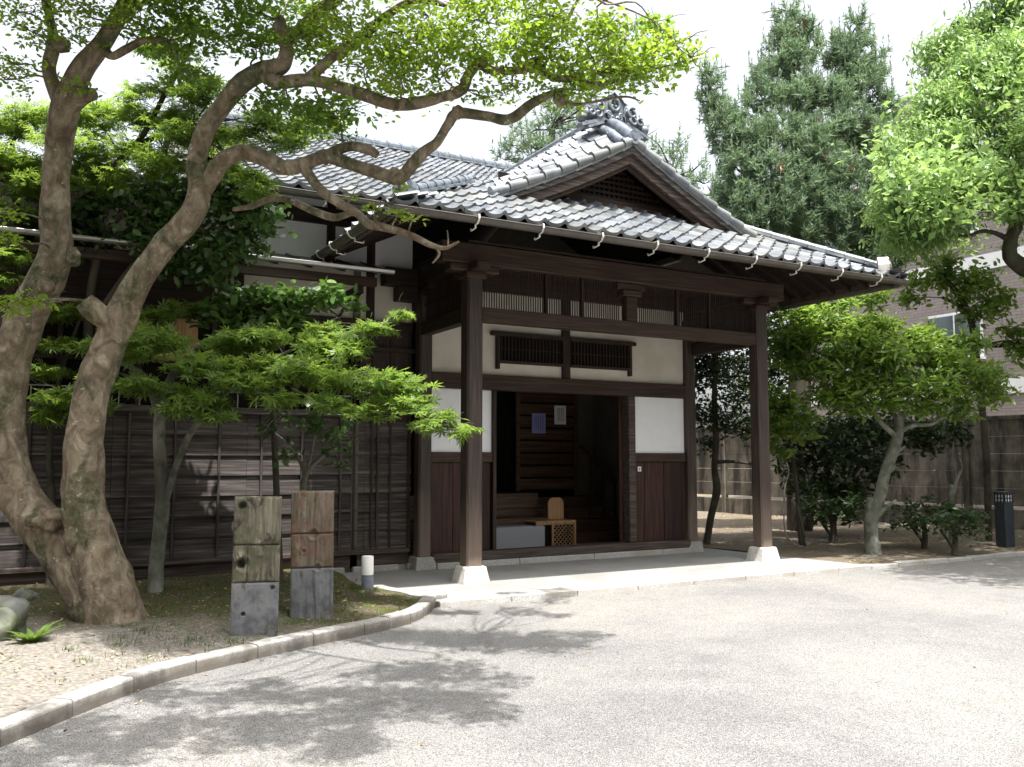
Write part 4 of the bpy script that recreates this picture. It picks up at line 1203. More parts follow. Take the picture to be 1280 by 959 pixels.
CL = [  # foliage clumps: px, py, D, radius m, dark?
 (440, 35, 7.2, .34), (480, 70, 7.1, .33), (520, 55, 7.0, .36), (560, 45, 6.9, .34), (610, 28, 6.8, .33), (645, 60, 6.8, .34), (690, 62, 6.7, .34), (735, 60, 6.6, .34), (770, 72, 6.5, .32), (815, 70, 6.45, .28), (865, 72, 6.4, .16), (715, 112, 6.7, .22), (762, 96, 6.6, .24), (808, 90, 6.5, .2), (555, 92, 6.95, .3), (500, 98, 7.05, .3), (455, 85, 7.2, .32), (640, 105, 6.85, .22), (690, 20, 6.6, .22), (600, 60, 6.8, .25), (420, 20, 7.3, .3), (700, 90, 6.7, .25), (760, 45, 6.55, .2), (845, 55, 6.45, .14), (600, 120, 7.0, .14), (535, 20, 7.0, .25), (585, 5, 6.8, .25), (655, 15, 6.7, .2),
 (20, 15, 8.0, .22), (60, 8, 7.9, .22), (108, 14, 7.9, .25), (18, 80, 8.0, .22), (8, 100, 8.1, .18), (95, 48, 8.0, .18), (100, 110, 8.1, .14), (40, 40, 8.0, .2), (150, 15, 7.8, .26),
 (5, 268, 8.0, .13), (12, 300, 7.9, .14), (30, 372, 7.7, .14), (8, 385, 7.7, .16), (45, 378, 7.7, .1),
 (495, 268, 7.4, .10), (515, 275, 7.38, .08), (470, 262, 7.42, .08), (500, 232, 7.4, .07), (440, 245, 7.55, .06)]
CLD = [(400, 130, 7.7, .3), (425, 150, 7.6, .28), (375, 145, 7.9, .3), (340, 130, 8.0, .25), (390, 60, 7.6, .28), (345, 40, 7.8, .3), (300, 15, 7.9, .33), (265, 40, 8.1, .3), (240, 15, 8.1, .33), (215, 60, 8.2, .28), (200, 10, 8.1, .28), (180, 35, 8.2, .22), (235, 95, 8.3, .25), (320, 60, 7.9, .25)]
# boughs above the frame, over the drive and the bed: they throw the dappled shade (where the shade falls, height, radius)
def over(g, z): return np.array([g[0], g[1], 0]) - np.array(LIGHT) * (z / -LIGHT.z) 
SHD = [(540, 880, 4.9, .33), (600, 850, 4.9, .26), (500, 845, 5.0, .3), (440, 870, 5.1, .3), (390, 905, 5.1, .3), (330, 920, 5.2, .3), (450, 925, 5.0, .22), (250, 905, 5.2, .33), (180, 930, 5.2, .32), (100, 925, 5.3, .3), (30, 950, 5.3, .3), (320, 865, 5.3, .26), (560, 800, 5.0, .2), (480, 800, 5.1, .2), (610, 890, 4.8, .2), (420, 940, 5.0, .2), (200, 870, 5.4, .25), (90, 905, 5.4, .22), (530, 760, 5.1, .18), (650, 765, 4.95, .22), (700, 745, 4.95, .2), (580, 765, 5.0, .18), (705, 797, 4.9, .24), (645, 800, 4.9, .28), (590, 805, 4.9, .28), (745, 795, 4.9, .16), (700, 770, 4.9, .14), (640, 748, 4.9, .14), (690, 752, 4.9, .14), (545, 835, 4.9, .28), (590, 875, 4.9, .24), (470, 890, 4.9, .26), (370, 870, 4.9, .24)]
SHD = [(x, y, z + 1.0, r) for x, y, z, r in SHD]
OUTP = [(over(gnd(x, y, -.06), z), r) for x, y, z, r in SHD]
rs_ = np.random.default_rng(21)
for k in range(210):
    g = (rs_.uniform(-7.6, -2.35), rs_.uniform(-2.4, 1.3))
    if g[0] < -4.35 and g[1] < -1.3: continue           # the bare sand at the left stays in the sun
    if g[0] > -3.7 and -.7 < g[1] < 1.1 and rs_.uniform() < .6: continue
    OUTP.append((over(g, rs_.uniform(6.1, 7.2) + .25 * max(0, g[1])), rs_.uniform(.32, .5)))
C1 = [at(x, y, D) for x, y, D, r in CL]; C2 = [at(x, y, D) for x, y, D, r in CLD]; C3 = [c for c, r in OUTP]; OUT = [(0, 0, 0, r) for c, r in OUTP]
tw = MB()
connect(tw, LIMB, C1 + C2 + C3, .012, 2.5, 40, .26, 5)
tw.v = [tuple(np.array(v) - o_) for v in tw.v]
tb.add(tw.v, tw.f, True)
tb.build('trunk', bark_big, old)
def clumps(cl, C, dens, flat=.55, sub=16, tight=.2):
    return np.vstack([cloud(c, r * 1.35, r * 1.35, r * flat, max(8, int(dens * (r / .3) ** 2)), sub, tight) for (x, y, D, r), c in zip(cl, C)])
leaves('crown', clumps(CL, C1, 480), .044, 'oval', leaf_top, old, tilt=.55)
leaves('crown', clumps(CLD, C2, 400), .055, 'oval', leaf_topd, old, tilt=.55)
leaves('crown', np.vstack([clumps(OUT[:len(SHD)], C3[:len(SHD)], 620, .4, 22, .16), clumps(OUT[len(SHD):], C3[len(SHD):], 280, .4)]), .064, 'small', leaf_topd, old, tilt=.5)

# ================================================================= SMALL TREES OF THE LEFT BED
def small_tree(name, base_px, D, label, cat, trunks, cl, dens, size, shape, lm, bm, r0=.012, flat=.35, tilt=.4, spread=.3, kids=4, group=None, sub=10, tight=.3, droop=None, up=(0, 0, 1), shell=0.0, ground=True, crowns=None):
    B = at(base_px[0], base_px[1], D)
    o = empty(name, tuple(B), label, cat, group)
    mb = MB(); limbs = [trunk_mesh(mb, t, 10, 5, .1, k * 2.7 + B[0], 5) for k, t in enumerate(trunks)]
    C = [at(x, y, d) for x, y, d, r in cl]
    connect(mb, limbs, C, r0, 4.0, int(base_px[0]), spread, kids)
    mb.v = [tuple(np.array(v) - B) for v in mb.v]
    mb.build('trunk', bm, o)
    P = np.vstack([cloud(c, r * 1.15, r * 1.15, r * flat, max(8, int(dens * (r / .3) ** 2)), sub, tight, shell=shell) for (x, y, d, r), c in zip(cl, C)])
    leaves('crown', P, size, shape, lm, o, up=up, tilt=tilt, droop=droop)
    return o
# low maple in front of the boarded wall
small_tree('maple_tree', (194, 752), 9.95, 'low spreading maple with bright layered leaves before the boarded wall', 'tree',
  [[(194, 758, 9.95, 10), (196, 700, 9.95, 9), (203, 630, 9.9, 9), (200, 570, 9.85, 8), (200, 520, 9.8, 7), (215, 470, 9.6, 5), (250, 430, 9.5, 3)],
   [(203, 640, 9.9, 5), (225, 570, 9.8, 4), (250, 525, 9.7, 4), (300, 480, 9.5, 3), (380, 465, 9.4, 2.5), (470, 480, 9.25, 2), (550, 530, 9.1, 1)],
   [(200, 520, 9.8, 6), (180, 470, 9.5, 4), (140, 450, 9.2, 2)], [(290, 485, 9.5, 3), (370, 435, 9.6, 2), (450, 420, 9.6, 2), (500, 392, 9.5, 1)]],
  [(160, 440, 9.2, .26), (125, 436, 9.0, .18), (200, 425, 9.5, .3), (245, 455, 9.3, .3), (290, 432, 9.6, .3), (300, 475, 9.2, .32), (345, 425, 9.6, .3), (380, 460, 9.3, .34), (350, 500, 9.1, .2), (430, 435, 9.6, .32), (440, 475, 9.2, .32), (480, 480, 9.2, .28), (500, 508, 9.1, .26), (540, 530, 9.05, .2), (578, 540, 9.0, .12), (225, 490, 9.1, .28), (180, 482, 9.0, .22), (255, 505, 9.1, .22), (465, 412, 9.6, .2), (497, 393, 9.5, .12), (72, 492, 9.5, .14), (150, 408, 9.2, .12), (400, 415, 9.8, .2), (330, 455, 9.4, .26), (420, 505, 9.1, .22), (460, 515, 9.0, .18), (215, 512, 9.0, .14), (270, 520, 9.0, .14), (130, 510, 9.1, .12), (560, 520, 9.05, .12)],
  290, .092, 'maple', leaf_maple, bark_grey, .010, .38, .5, .34, 5)
# taller maple further left, its crown behind the old trunks
small_tree('maple_tree', (-60, 735), 10.3, 'taller maple whose yellow-green crown fills the space behind the old trunks', 'tree',
  [[(-60, 745, 10.3, 10), (-40, 600, 10.3, 9), (-10, 450, 10.2, 8), (30, 330, 10.1, 7), (90, 250, 10.0, 6), (135, 215, 9.9, 5), (180, 178, 9.8, 4), (242, 155, 9.7, 3)],
   [(135, 215, 9.9, 4), (178, 170, 9.8, 3.5), (205, 120, 9.7, 3), (235, 65, 9.6, 2.5), (250, 20, 9.5, 2)], [(30, 330, 10.1, 5), (20, 250, 10, 4), (15, 180, 9.9, 3)]],
  [(20, 165, 9.9, .36), (60, 150, 9.9, .36), (110, 150, 9.8, .36), (150, 135, 9.8, .33), (190, 150, 9.8, .36), (230, 175, 9.7, .34), (25, 205, 9.8, .36), (100, 190, 9.8, .38), (165, 190, 9.8, .36), (205, 205, 9.7, .34), (50, 235, 9.9, .36), (130, 225, 9.9, .34), (15, 265, 9.8, .3), (215, 65, 9.6, .24), (235, 92, 9.6, .24), (250, 38, 9.5, .24), (195, 108, 9.7, .24), (188, 62, 9.6, .2), (240, 125, 9.6, .25), (330, 150, 9.4, .25), (370, 158, 9.4, .25), (405, 150, 9.4, .2), (345, 178, 9.4, .22), (300, 165, 9.5, .2), (268, 165, 9.6, .24), (0, 320, 9.8, .3), (15, 350, 9.8, .2), (310, 225, 9.3, .2), (322, 240, 9.3, .18), (290, 210, 9.4, .16), (270, 110, 9.5, .2)],
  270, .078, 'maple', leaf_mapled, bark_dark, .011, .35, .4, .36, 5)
# dark glossy evergreen behind the right trunk
small_tree('camellia_tree', (120, 735), 10.4, 'dark glossy evergreen behind the right trunk, in front of the plaster wall', 'tree',
  [[(120, 745, 10.4, 8), (118, 600, 10.4, 7), (110, 430, 10.4, 6), (120, 330, 10.3, 5), (150, 270, 10.2, 4), (230, 230, 10.1, 3)], [(118, 400, 10.4, 5), (180, 320, 10.3, 4), (260, 290, 10.1, 3), (320, 270, 10.0, 2)]],
  [(125, 245, 10.3, .3), (165, 262, 10.2, .3), (205, 235, 10.2, .3), (235, 262, 10.1, .33), (275, 262, 10.0, .32), (312, 255, 9.9, .26), (328, 285, 9.9, .22), (185, 295, 10.2, .3), (240, 300, 10.1, .32), (298, 305, 10.0, .28), (135, 300, 10.3, .28), (60, 275, 10.3, .26), (212, 332, 10.1, .22), (262, 338, 10.0, .24), (35, 300, 10.3, .25), (90, 300, 10.4, .22), (300, 230, 10, .2), (210, 270, 10.2, .3), (260, 230, 10.1, .25), (95, 265, 10.3, .22)],
  430, .095, 'oval', leaf_camel, bark_dark, .010, .85, .7, .28, 4)
# lower leafy greens in deep shade at the far left
small_tree('maple_tree', (60, 738), 10.5, 'dim low maple in the shade between the two old trunks', 'tree',
  [[(62, 748, 10.5, 6), (66, 650, 10.5, 5), (62, 560, 10.5, 4), (75, 470, 10.4, 3), (100, 400, 10.4, 2)]],
  [(85, 395, 10.4, .26), (75, 430, 10.3, .25), (60, 465, 10.3, .26), (80, 500, 10.2, .25), (110, 385, 10.4, .2), (60, 520, 10.3, .2), (170, 410, 10.4, .24), (200, 395, 10.4, .24), (240, 385, 10.4, .22), (130, 480, 10.4, .2)],
  240, .09, 'maple', leaf_mapled, bark_dark, .008, .35, .4, .3, 4)
# shrub with broad leaves by the wall
small_tree('broadleaf_shrub', (350, 722), 10.6, 'broad-leaved evergreen shrub against the wall above the low maple', 'shrub',
  [[(350, 730, 10.6, 5), (345, 600, 10.6, 4), (340, 480, 10.6, 4), (330, 400, 10.5, 3)], [(345, 520, 10.6, 3), (400, 440, 10.6, 3), (430, 385, 10.5, 2)]],
  [(290, 380, 10.5, .26), (325, 372, 10.5, .26), (355, 378, 10.5, .26), (385, 375, 10.4, .22), (415, 372, 10.4, .22), (435, 382, 10.4, .14), (300, 400, 10.5, .24), (340, 400, 10.5, .25), (265, 395, 10.5, .2), (380, 398, 10.5, .2)],
  260, .115, 'oval', leaf_broad, bark_dark, .009, .6, .5, .25, 4)
# sapling between the posts
small_tree('sapling_tree', (381, 735), 10.3, 'thin sapling with few dark leaves rising behind the two weathered posts', 'tree',
  [[(381, 740, 10.3, 3.5), (380, 660, 10.3, 3.5), (379, 612, 10.3, 4), (384, 590, 10.3, 3.5), (398, 575, 10.3, 2.5), (420, 558, 10.2, 2)], [(382, 596, 10.3, 2.5), (374, 575, 10.3, 2), (360, 555, 10.2, 1.5), (335, 535, 10.2, 1)], [(384, 588, 10.3, 2), (392, 555, 10.2, 1.5), (400, 520, 10.2, 1)]],
  [(335, 540, 10.2, .16), (345, 520, 10.2, .14), (365, 558, 10.2, .13), (400, 535, 10.2, .2), (420, 560, 10.2, .18), (432, 545, 10.2, .16), (395, 512, 10.2, .18), (425, 580, 10.2, .1), (375, 535, 10.2, .14), (440, 520, 10.2, .15), (355, 575, 10.2, .07)],
  105, .10, 'oval', leaf_camel, bark_grey, .007, .6, .6, .16, 4)
#PART4
# ================================================================= RIGHT SIDE
def fy(D): return 575 + 1.55 * FPX / D       # sight line that meets the ground at distance D
small_tree('clipped_tree', (1090, fy(15.1)), 15.1, 'clipped evergreen with a lichen-grey leaning trunk and flat bright crown right of the porch', 'tree',
  [[(1091, 693, 15.1, 11), (1089, 670, 15.1, 8.5), (1090, 645, 15.1, 8.5), (1100, 620, 15.1, 7.5), (1107, 590, 15.1, 7), (1118, 560, 15.1, 7), (1123, 540, 15.1, 6), (1126, 515, 15.0, 4)],
   [(1091, 655, 15.1, 6), (1088, 635, 15.1, 5), (1088, 622, 15.1, 5)], [(1092, 650, 15.1, 4), (1108, 635, 15.0, 2.5), (1120, 625, 15.0, 1.5)], [(1110, 590, 15.1, 4), (1120, 582, 15.05, 2.5)], [(1118, 566, 15.1, 3), (1132, 558, 15.05, 1.5)],
   [(1123, 548, 15.1, 4), (1105, 532, 15.0, 3), (1095, 520, 15.0, 2.5), (1098, 500, 15.0, 2)], [(1124, 540, 15.1, 3.5), (1140, 532, 15.0, 3), (1165, 530, 15.0, 2.5), (1185, 515, 15.0, 2), (1215, 500, 15, 1.5)], [(1123, 535, 15.1, 3), (1114, 505, 15.2, 2)], [(1126, 520, 15.0, 3), (1080, 470, 15, 2.5), (1020, 440, 15.1, 1.5)]],
  [(1000, 425, 15.3, .45), (1040, 400, 15.5, .45), (1085, 408, 15.3, .5), (1130, 430, 15.0, .5), (1065, 450, 14.8, .48), (1010, 460, 15.0, .42), (978, 440, 15.3, .3), (1165, 452, 15.0, .48), (1205, 468, 15.1, .45), (1235, 490, 15.3, .36), (1185, 488, 14.8, .42), (1135, 478, 14.6, .48), (1085, 488, 14.6, .45), (1055, 500, 14.8, .34), (1105, 445, 14.7, .45), (1155, 420, 15.3, .4), (1195, 435, 15.4, .4), (1160, 508, 14.9, .3), (1200, 512, 15.1, .28), (1030, 495, 14.9, .3), (1080, 425, 14.8, .4), (1045, 470, 14.7, .36), (1245, 470, 15.5, .25), (1120, 505, 14.8, .26), (1075, 515, 14.8, .2), (995, 395, 15.8, .4), (1050, 375, 16.0, .36), (1090, 372, 16.0, .3)],
  330, .155, 'narrow', leaf_prune, bark_grey, .014, .55, .6, .38, 5, sub=14, tight=.26)
# camphor rising at the right edge
small_tree('camphor_tree', (1345, fy(16.4)), 16.4, 'tall broad camphor tree with drooping pale leaves at the right edge', 'tree',
  [[(1345, 682, 16.38, 26.00), (1340, 560, 16.38, 24.00), (1330, 420, 16.38, 22.00), (1318, 355, 16.38, 20.00), (1330, 200, 16.51, 18.00), (1335, 60, 16.64, 14.00)],
   [(1325, 385, 16.38, 12.00), (1300, 345, 16.38, 12.00), (1278, 333, 16.38, 11.00), (1263, 320, 16.38, 9.00), (1264, 298, 16.38, 8.00), (1270, 280, 16.38, 8.00), (1262, 240, 16.38, 7.00), (1225, 190, 16.25, 6.00), (1160, 140, 16.25, 4.00)],
   [(1262, 300, 16.38, 4.00), (1245, 292, 16.38, 3.00), (1228, 289, 16.38, 2.50), (1205, 295, 16.25, 2.00), (1170, 285, 16.25, 1.50)], [(1270, 282, 16.38, 6.00), (1290, 265, 16.38, 5.00), (1320, 230, 16.38, 4.00)],
   [(1318, 480, 16.38, 10.00), (1285, 440, 17.16, 7.00), (1262, 430, 17.29, 5.00), (1232, 432, 17.42, 3.00)], [(1330, 200, 16.51, 10.00), (1260, 60, 16.64, 8.00), (1190, 30, 16.64, 5.00)]],
  [(1128, 190, 16.25, 0.42), (1163, 132, 16.38, 0.5), (1192, 92, 16.51, 0.65), (1212, 52, 16.64, 0.65), (1235, 25, 16.64, 0.65), (1270, 10, 16.64, 0.65), (1166, 178, 15.99, 0.68), (1200, 135, 15.99, 0.72), (1255, 95, 15.99, 0.72), (1126, 236, 16.25, 0.45), (1162, 230, 15.86, 0.65), (1205, 200, 15.73, 0.72), (1262, 165, 15.73, 0.72), (1135, 285, 16.38, 0.55), (1168, 275, 16.12, 0.55), (1215, 245, 15.86, 0.60), (1265, 225, 15.86, 0.55), (1128, 262, 16.51, 0.52), (1145, 305, 16.64, 0.47), (1165, 66, 16.77, 0.39), (1300, 60, 16.25, 0.78), (1310, 150, 16.12, 0.78), (1330, 230, 16.12, 0.72), (1290, -60, 16.51, 0.78), (1220, -40, 16.64, 0.65), (1400, 60, 16.12, 0.91), (1420, 180, 15.99, 0.91), (1360, -40, 16.38, 0.91), (1400, 280, 15.86, 0.78), (1150, 215, 15.73, 0.52), (1180, 120, 15.73, 0.52), (1230, 70, 15.86, 0.59), (1275, 265, 15.99, 0.33), (1240, 215, 15.60, 0.52)],
  470, .118, 'narrow', leaf_camph, bark_dark, .016, .72, .75, .42, 4, sub=16, tight=.24, droop=(-.1, -.25, -.8), up=(-.25, -.55, .6))
small_tree('privet_tree', (1235, fy(17.5)), 17.5, 'slim tree with two rounded leaf pads before the brick building', 'tree',
  [[(1236, 676, 17.5, 4), (1232, 560, 17.5, 4), (1220, 440, 17.5, 4), (1212, 395, 17.5, 4), (1195, 365, 17.5, 3.5), (1180, 345, 17.5, 3), (1176, 320, 17.5, 2)], [(1212, 395, 17.5, 3), (1195, 380, 17.5, 2.5), (1178, 372, 17.5, 2)], [(1220, 430, 17.5, 3), (1250, 432, 17.4, 3), (1275, 425, 17.3, 2)]],
  [(1190, 332, 17.4, .34), (1215, 348, 17.4, .36), (1232, 360, 17.4, .3), (1210, 372, 17.4, .34), (1240, 385, 17.4, .32), (1222, 392, 17.3, .3), (1185, 352, 17.5, .26), (1250, 372, 17.4, .22), (1172, 335, 17.5, .3), (1150, 350, 17.6, .3), (1270, 418, 17.2, .3), (1280, 440, 17.2, .3), (1140, 375, 17.6, .26)],
  190, .12, 'oval', leaf_prune, bark_dark, .012, .7, .7, .3, 4)
# dark trees in the shade behind the front post
small_tree('conifer_tree', (885, fy(17.0)), 17.0, 'dark dense evergreen with a thin crooked trunk seen between the two right porch posts', 'tree',
  [[(883, 680, 17.0, 4.5), (889, 645, 17.0, 4.5), (896, 612, 17.0, 5), (893, 585, 17.0, 4), (895, 550, 17.0, 4), (893, 500, 17.0, 3.5), (895, 430, 17.0, 3)], [(895, 578, 17.0, 2.5), (915, 577, 16.9, 2), (940, 580, 16.8, 1.5)]],
  [(885, 440, 17.2, .45), (915, 455, 17.2, .5), (890, 480, 17.1, .5), (930, 490, 17.1, .45), (900, 520, 17.1, .42), (875, 520, 17.2, .4), (925, 530, 17.0, .36), (950, 455, 17.3, .5), (968, 470, 17.3, .35), (960, 500, 17.1, .4), (880, 555, 17.2, .25), (945, 420, 17.5, .45), (985, 445, 17.5, .3), (905, 415, 17.5, .4), (870, 460, 17.4, .4), (870, 420, 17.6, .4), (955, 530, 17, .3), (900, 385, 17.4, .5), (940, 372, 17.2, .5), (985, 375, 17, .5), (1025, 365, 17, .5), (905, 345, 17.4, .5), (955, 335, 17.2, .5), (1005, 340, 17, .5), (1050, 350, 17, .45), (930, 400, 17, .45), (975, 405, 17, .4)],
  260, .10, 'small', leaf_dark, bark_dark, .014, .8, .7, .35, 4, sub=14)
small_tree('evergreen_shrub', (1040, fy(18.6)), 18.6, 'broad dark shrub in deep shade behind the clipped tree', 'shrub',
  [[(1042, 672, 18.6, 4), (1040, 620, 18.6, 4), (1030, 560, 18.6, 3)], [(1042, 640, 18.6, 3), (1075, 580, 18.6, 2.5)]],
  [(1010, 540, 18.6, .5), (1050, 535, 18.7, .55), (1090, 530, 18.8, .5), (1030, 575, 18.5, .5), (1070, 570, 18.6, .5), (1010, 605, 18.4, .42), (1040, 615, 18.3, .42), (1065, 610, 18.4, .38), (1000, 570, 18.5, .4), (1110, 550, 18.9, .4), (1140, 540, 19, .4), (1095, 585, 18.8, .36), (985, 525, 18.6, .36), (1160, 550, 19.0, .36), (1190, 540, 19.0, .3), (1030, 640, 18.2, .26), (1060, 640, 18.2, .22)],
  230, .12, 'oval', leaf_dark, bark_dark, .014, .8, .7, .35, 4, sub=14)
small_tree('laurel_shrub', (985, fy(16.2)), 16.2, 'leafy laurel with lighter sprays close behind the front right post', 'shrub',
  [[(1002, 682, 16.2, 3), (1000, 665, 16.2, 3), (995, 600, 16.2, 2.5), (985, 540, 16.2, 2)]],
  [(968, 508, 16.2, .26), (980, 525, 16.2, .28), (970, 545, 16.1, .26), (990, 500, 16.3, .28), (1005, 520, 16.3, .28), (975, 560, 16.1, .2), (1000, 545, 16.3, .24), (962, 490, 16.3, .2)],
  170, .13, 'oval', leaf_prune, bark_dark, .010, .7, .6, .25, 4)
# low shrubs at the kerb
for (px, D, cl, lab) in ((1155, 15.7, [(1130, 640, 15.7, .3), (1160, 635, 15.7, .32), (1185, 640, 15.6, .3), (1145, 655, 15.5, .28), (1175, 655, 15.5, .26), (1120, 655, 15.6, .22), (1205, 650, 15.5, .2)], 'wide low shrub between the grey trunk and the thin bare stem'),
                         (1193, 14.7, [(1190, 650, 14.7, .24), (1212, 655, 14.7, .24), (1205, 640, 14.8, .22), (1225, 645, 14.8, .18), (1198, 668, 14.6, .18), (1222, 665, 14.6, .16)], 'small dark shrub at the kerb, left of the lamp pillar'),
                         (1040, 17.0, [(1025, 625, 17.0, .28), (1045, 632, 17.0, .3), (1065, 628, 17.0, .26), (1035, 645, 16.9, .24), (1060, 645, 16.9, .22), (1015, 640, 17.0, .2)], 'pale-leaved low shrub left of the grey trunk')):
    small_tree('low_shrub', (px, fy(D)), D, lab, 'shrub', [[(px, fy(D) + 2, D, 4), (px + 1, fy(D) - 20, D, 3), (px - 4, fy(D) - 40, D, 2)], [(px, fy(D) - 4, D, 2), (px - 18, fy(D) - 30, D, 1.5)]],
               cl, 150, .085, 'oval', leaf_low, bark_dark, .008, .6, .5, .22, 4)
# thin stem with a lopped top
ts = empty('bare_stem', tuple(at(1190, fy(16.6), 16.6)), 'thin lopped tree stem standing before the stained fence, left of the lamp pillar', 'tree')
b_ = MB()
for k, t in enumerate(([(1190, fy(16.6) + 3, 16.6, 4), (1191, 650, 16.6, 3.6), (1189, 625, 16.6, 3.6), (1189, 610, 16.6, 3.4), (1187, 608, 16.6, 3)], [(1191, 618, 16.6, 2.5), (1196, 600, 16.6, 2), (1202, 585, 16.6, 1.5), (1199, 570, 16.6, .8)], [(1196, 600, 16.6, 1.2), (1192, 575, 16.6, .8)])):
    trunk_mesh(b_, t, 8, 5, .1, k + .5, 6)
b_.v = [tuple(np.array(v) - np.array(ts.location)) for v in b_.v]; b_.build('trunk', bark_grey, ts)
# leaning stake and loop of pale cord by the front right post
b_ = MB(); b_.tube(cr([at(1006, fy(15.9), 15.9), at(1002, 655, 15.9), at(996, 632, 15.9)], 4), .028, 7, rough=.1)
tag(b_.build('garden_stake', bark_dark), 'dark leaning garden stake behind the pale hanging cord', 'stake')
b_ = MB(); b_.tube(cr([at(983, 578, 15.7), at(986, 590, 15.7), at(981, 610, 15.7), at(980, 640, 15.7), at(981, 662, 15.7), at(988, 677, 15.7), at(1003, fy(15.7), 15.7)], 5), .014, 6)
tag(b_.build('hanging_cord', bark_grey), 'pale cord hanging in a curve from the shrubs beside the post', 'cord')

# --- stained concrete fence with a gap at its foot
def fence_mat():
    m, nt, b = new_mat('stained_concrete')
    co = coords(nt, (1, 1, 1))
    n = noise(nt, co, 2.2, 7, .65); c = ramp(nt, n, [(.075, .066, .05), (.135, .118, .092), (.20, .18, .145)])
    n2 = noise(nt, coords(nt, (2.2, 2.2, .35)), 1.6, 6, .65); f = ramp(nt, n2, [(0, 0, 0), (1, 1, 1)], [.44, .60]); bw = N(nt, 'ShaderNodeRGBToBW'); nt.links.new(f, bw.inputs[0])
    c = mix(nt, c, (.03, .026, .021), bw.outputs[0])
    nt.links.new(c, b.inputs['Base Color']); b.inputs['Roughness'].default_value = .95
    bump(nt, b, n, .4, .01)
    return m
conc_m = fence_mat()
FA, FB = np.array([15.7, -4.2]), np.array([13.2, 12.5])
fd = (FB - FA) / np.linalg.norm(FB - FA); fL = np.linalg.norm(FB - FA); fn = np.array([-fd[1], fd[0]])
fence = empty('concrete_fence', (FA[0], FA[1], 0), 'stained concrete panel fence with dark posts running behind the right-hand trees', 'fence')
fence.rotation_euler = (0, 0, math.atan2(fd[1], fd[0]))
k = 0; s_ = 0.0
while s_ < fL:
    b_ = MB(); b_.box(s_ - .07, s_ + .07, -.09, .09, -.1, 2.58); b_.build('fence_post', conc_m, fence, bevel=.01)
    b_ = MB(); e = min(s_ + 2.4, fL)
    for j in range(5): b_.box(s_ + .072, e - .072, -.03, .03, .50 + j * .40, .50 + j * .40 + .394)
    b_.build('fence_panel', conc_m, fence, bevel=.008)
    b_ = MB(); b_.box(s_ + .072, e - .072, -.06, .06, -.1, .42); b_.build('fence_footing', conc_m, fence, bevel=.01)
    b_ = MB(); b_.box(s_ + .05, e - .05, -.085, .085, 2.50, 2.57); b_.build('fence_coping', conc_m, fence, bevel=.01)
    s_ += 2.4; k += 1
# strip of lit gravel ground beyond the fence
b_ = MB(); b_.add([(15.0, -12, -.04), (20.9, -12, -.04), (20.9, 40, -.04), (13.4, 40, -.04), (13.5, 12, -.04)], [(0, 1, 2, 3, 4)])
tag(b_.build('path', apron_m), kind='structure')

# --- lamp pillar with a latticed head
bp = gnd(1257, 680, 0)
pil = empty('lamp_pillar', tuple(bp), 'dark square garden lamp pillar with a pale latticed head by the right kerb', 'lamp')
pil.rotation_euler = (0, 0, R(-8))
b_ = MB(); b_.box(-.115, .115, -.115, .115, -.1, .76); b_.build('shaft', iron_m, pil, bevel=.008)
b_ = MB(); b_.box(-.10, .10, -.10, .10, .762, .93); b_.build('lamp_glass', lampw_m, pil)
b_ = MB()
for s1 in (-1, 1):
    for v in (-.095, -.035, .035, .095):
        b_.box(v - .008, v + .008, s1 * .108 - .01, s1 * .108 + .01, .762, .93); b_.box(s1 * .108 - .01, s1 * .108 + .01, v - .008, v + .008, .762, .93)
    for z in (.775, .845, .915):
        b_.box(-.112, .112, s1 * .109 - .008, s1 * .109 + .008, z - .008, z + .008); b_.box(s1 * .109 - .008, s1 * .109 + .008, -.112, .112, z - .008, z + .008)
b_.build('lattice', iron_m, pil)
b_ = MB(); b_.box(-.125, .125, -.125, .125, .932, .965); b_.build('cap', iron_m, pil, bevel=.008)

# --- brick-faced block of flats beyond the fence
def brick_mat():
    m, nt, b = new_mat('facing_brick')
    tc = N(nt, 'ShaderNodeTexCoord'); sp = N(nt, 'ShaderNodeSeparateXYZ'); nt.links.new(tc.outputs['Object'], sp.inputs[0])
    ad = N(nt, 'ShaderNodeMath', operation='ADD'); nt.links.new(sp.outputs[0], ad.inputs[0]); nt.links.new(sp.outputs[1], ad.inputs[1])
    cb_ = N(nt, 'ShaderNodeCombineXYZ'); nt.links.new(ad.outputs[0], cb_.inputs[0]); nt.links.new(sp.outputs[2], cb_.inputs[1])
    br = N(nt, 'ShaderNodeTexBrick'); br.inputs['Scale'].default_value = 1; br.inputs['Brick Width'].default_value = .30; br.inputs['Row Height'].default_value = .10; br.inputs['Mortar Size'].default_value = .008
    br.inputs['Color1'].default_value = (.235, .20, .192, 1); br.inputs['Color2'].default_value = (.29, .25, .238, 1); br.inputs['Mortar'].default_value = (.165, .145, .14, 1)
    nt.links.new(cb_.outputs[0], br.inputs['Vector']); nt.links.new(br.outputs[0], b.inputs['Base Color']); b.inputs['Roughness'].default_value = .8
    return m
brick_m = brick_mat()
glass_m = M('window_glass', [(.05, .07, .08), (.09, .115, .125)], (1, 1, 1), .8, .08, .8, 0)
bl = empty('apartment_building', (21, -8, 0), 'brick-faced apartment block with white bands beyond the fence at the right', 'building')
def bpart(name, m, *boxes, parent=bl, bevel=0):
    b_ = MB()
    for q in boxes: b_.box(*q)
    return b_.build(name, m, parent, bevel=bevel)
wallb = bpart('wall', brick_m, (0, 12, 0, 22, -.1, 13.5))
for z in (3.55, 7.45, 11.3): bpart('white_band', plaster_white, (-.06, 12.05, -.05, 22.05, z, z + .48))
bpart('roof', apron_m, (-.2, 12.2, -.2, 22.2, 13.5, 13.8))
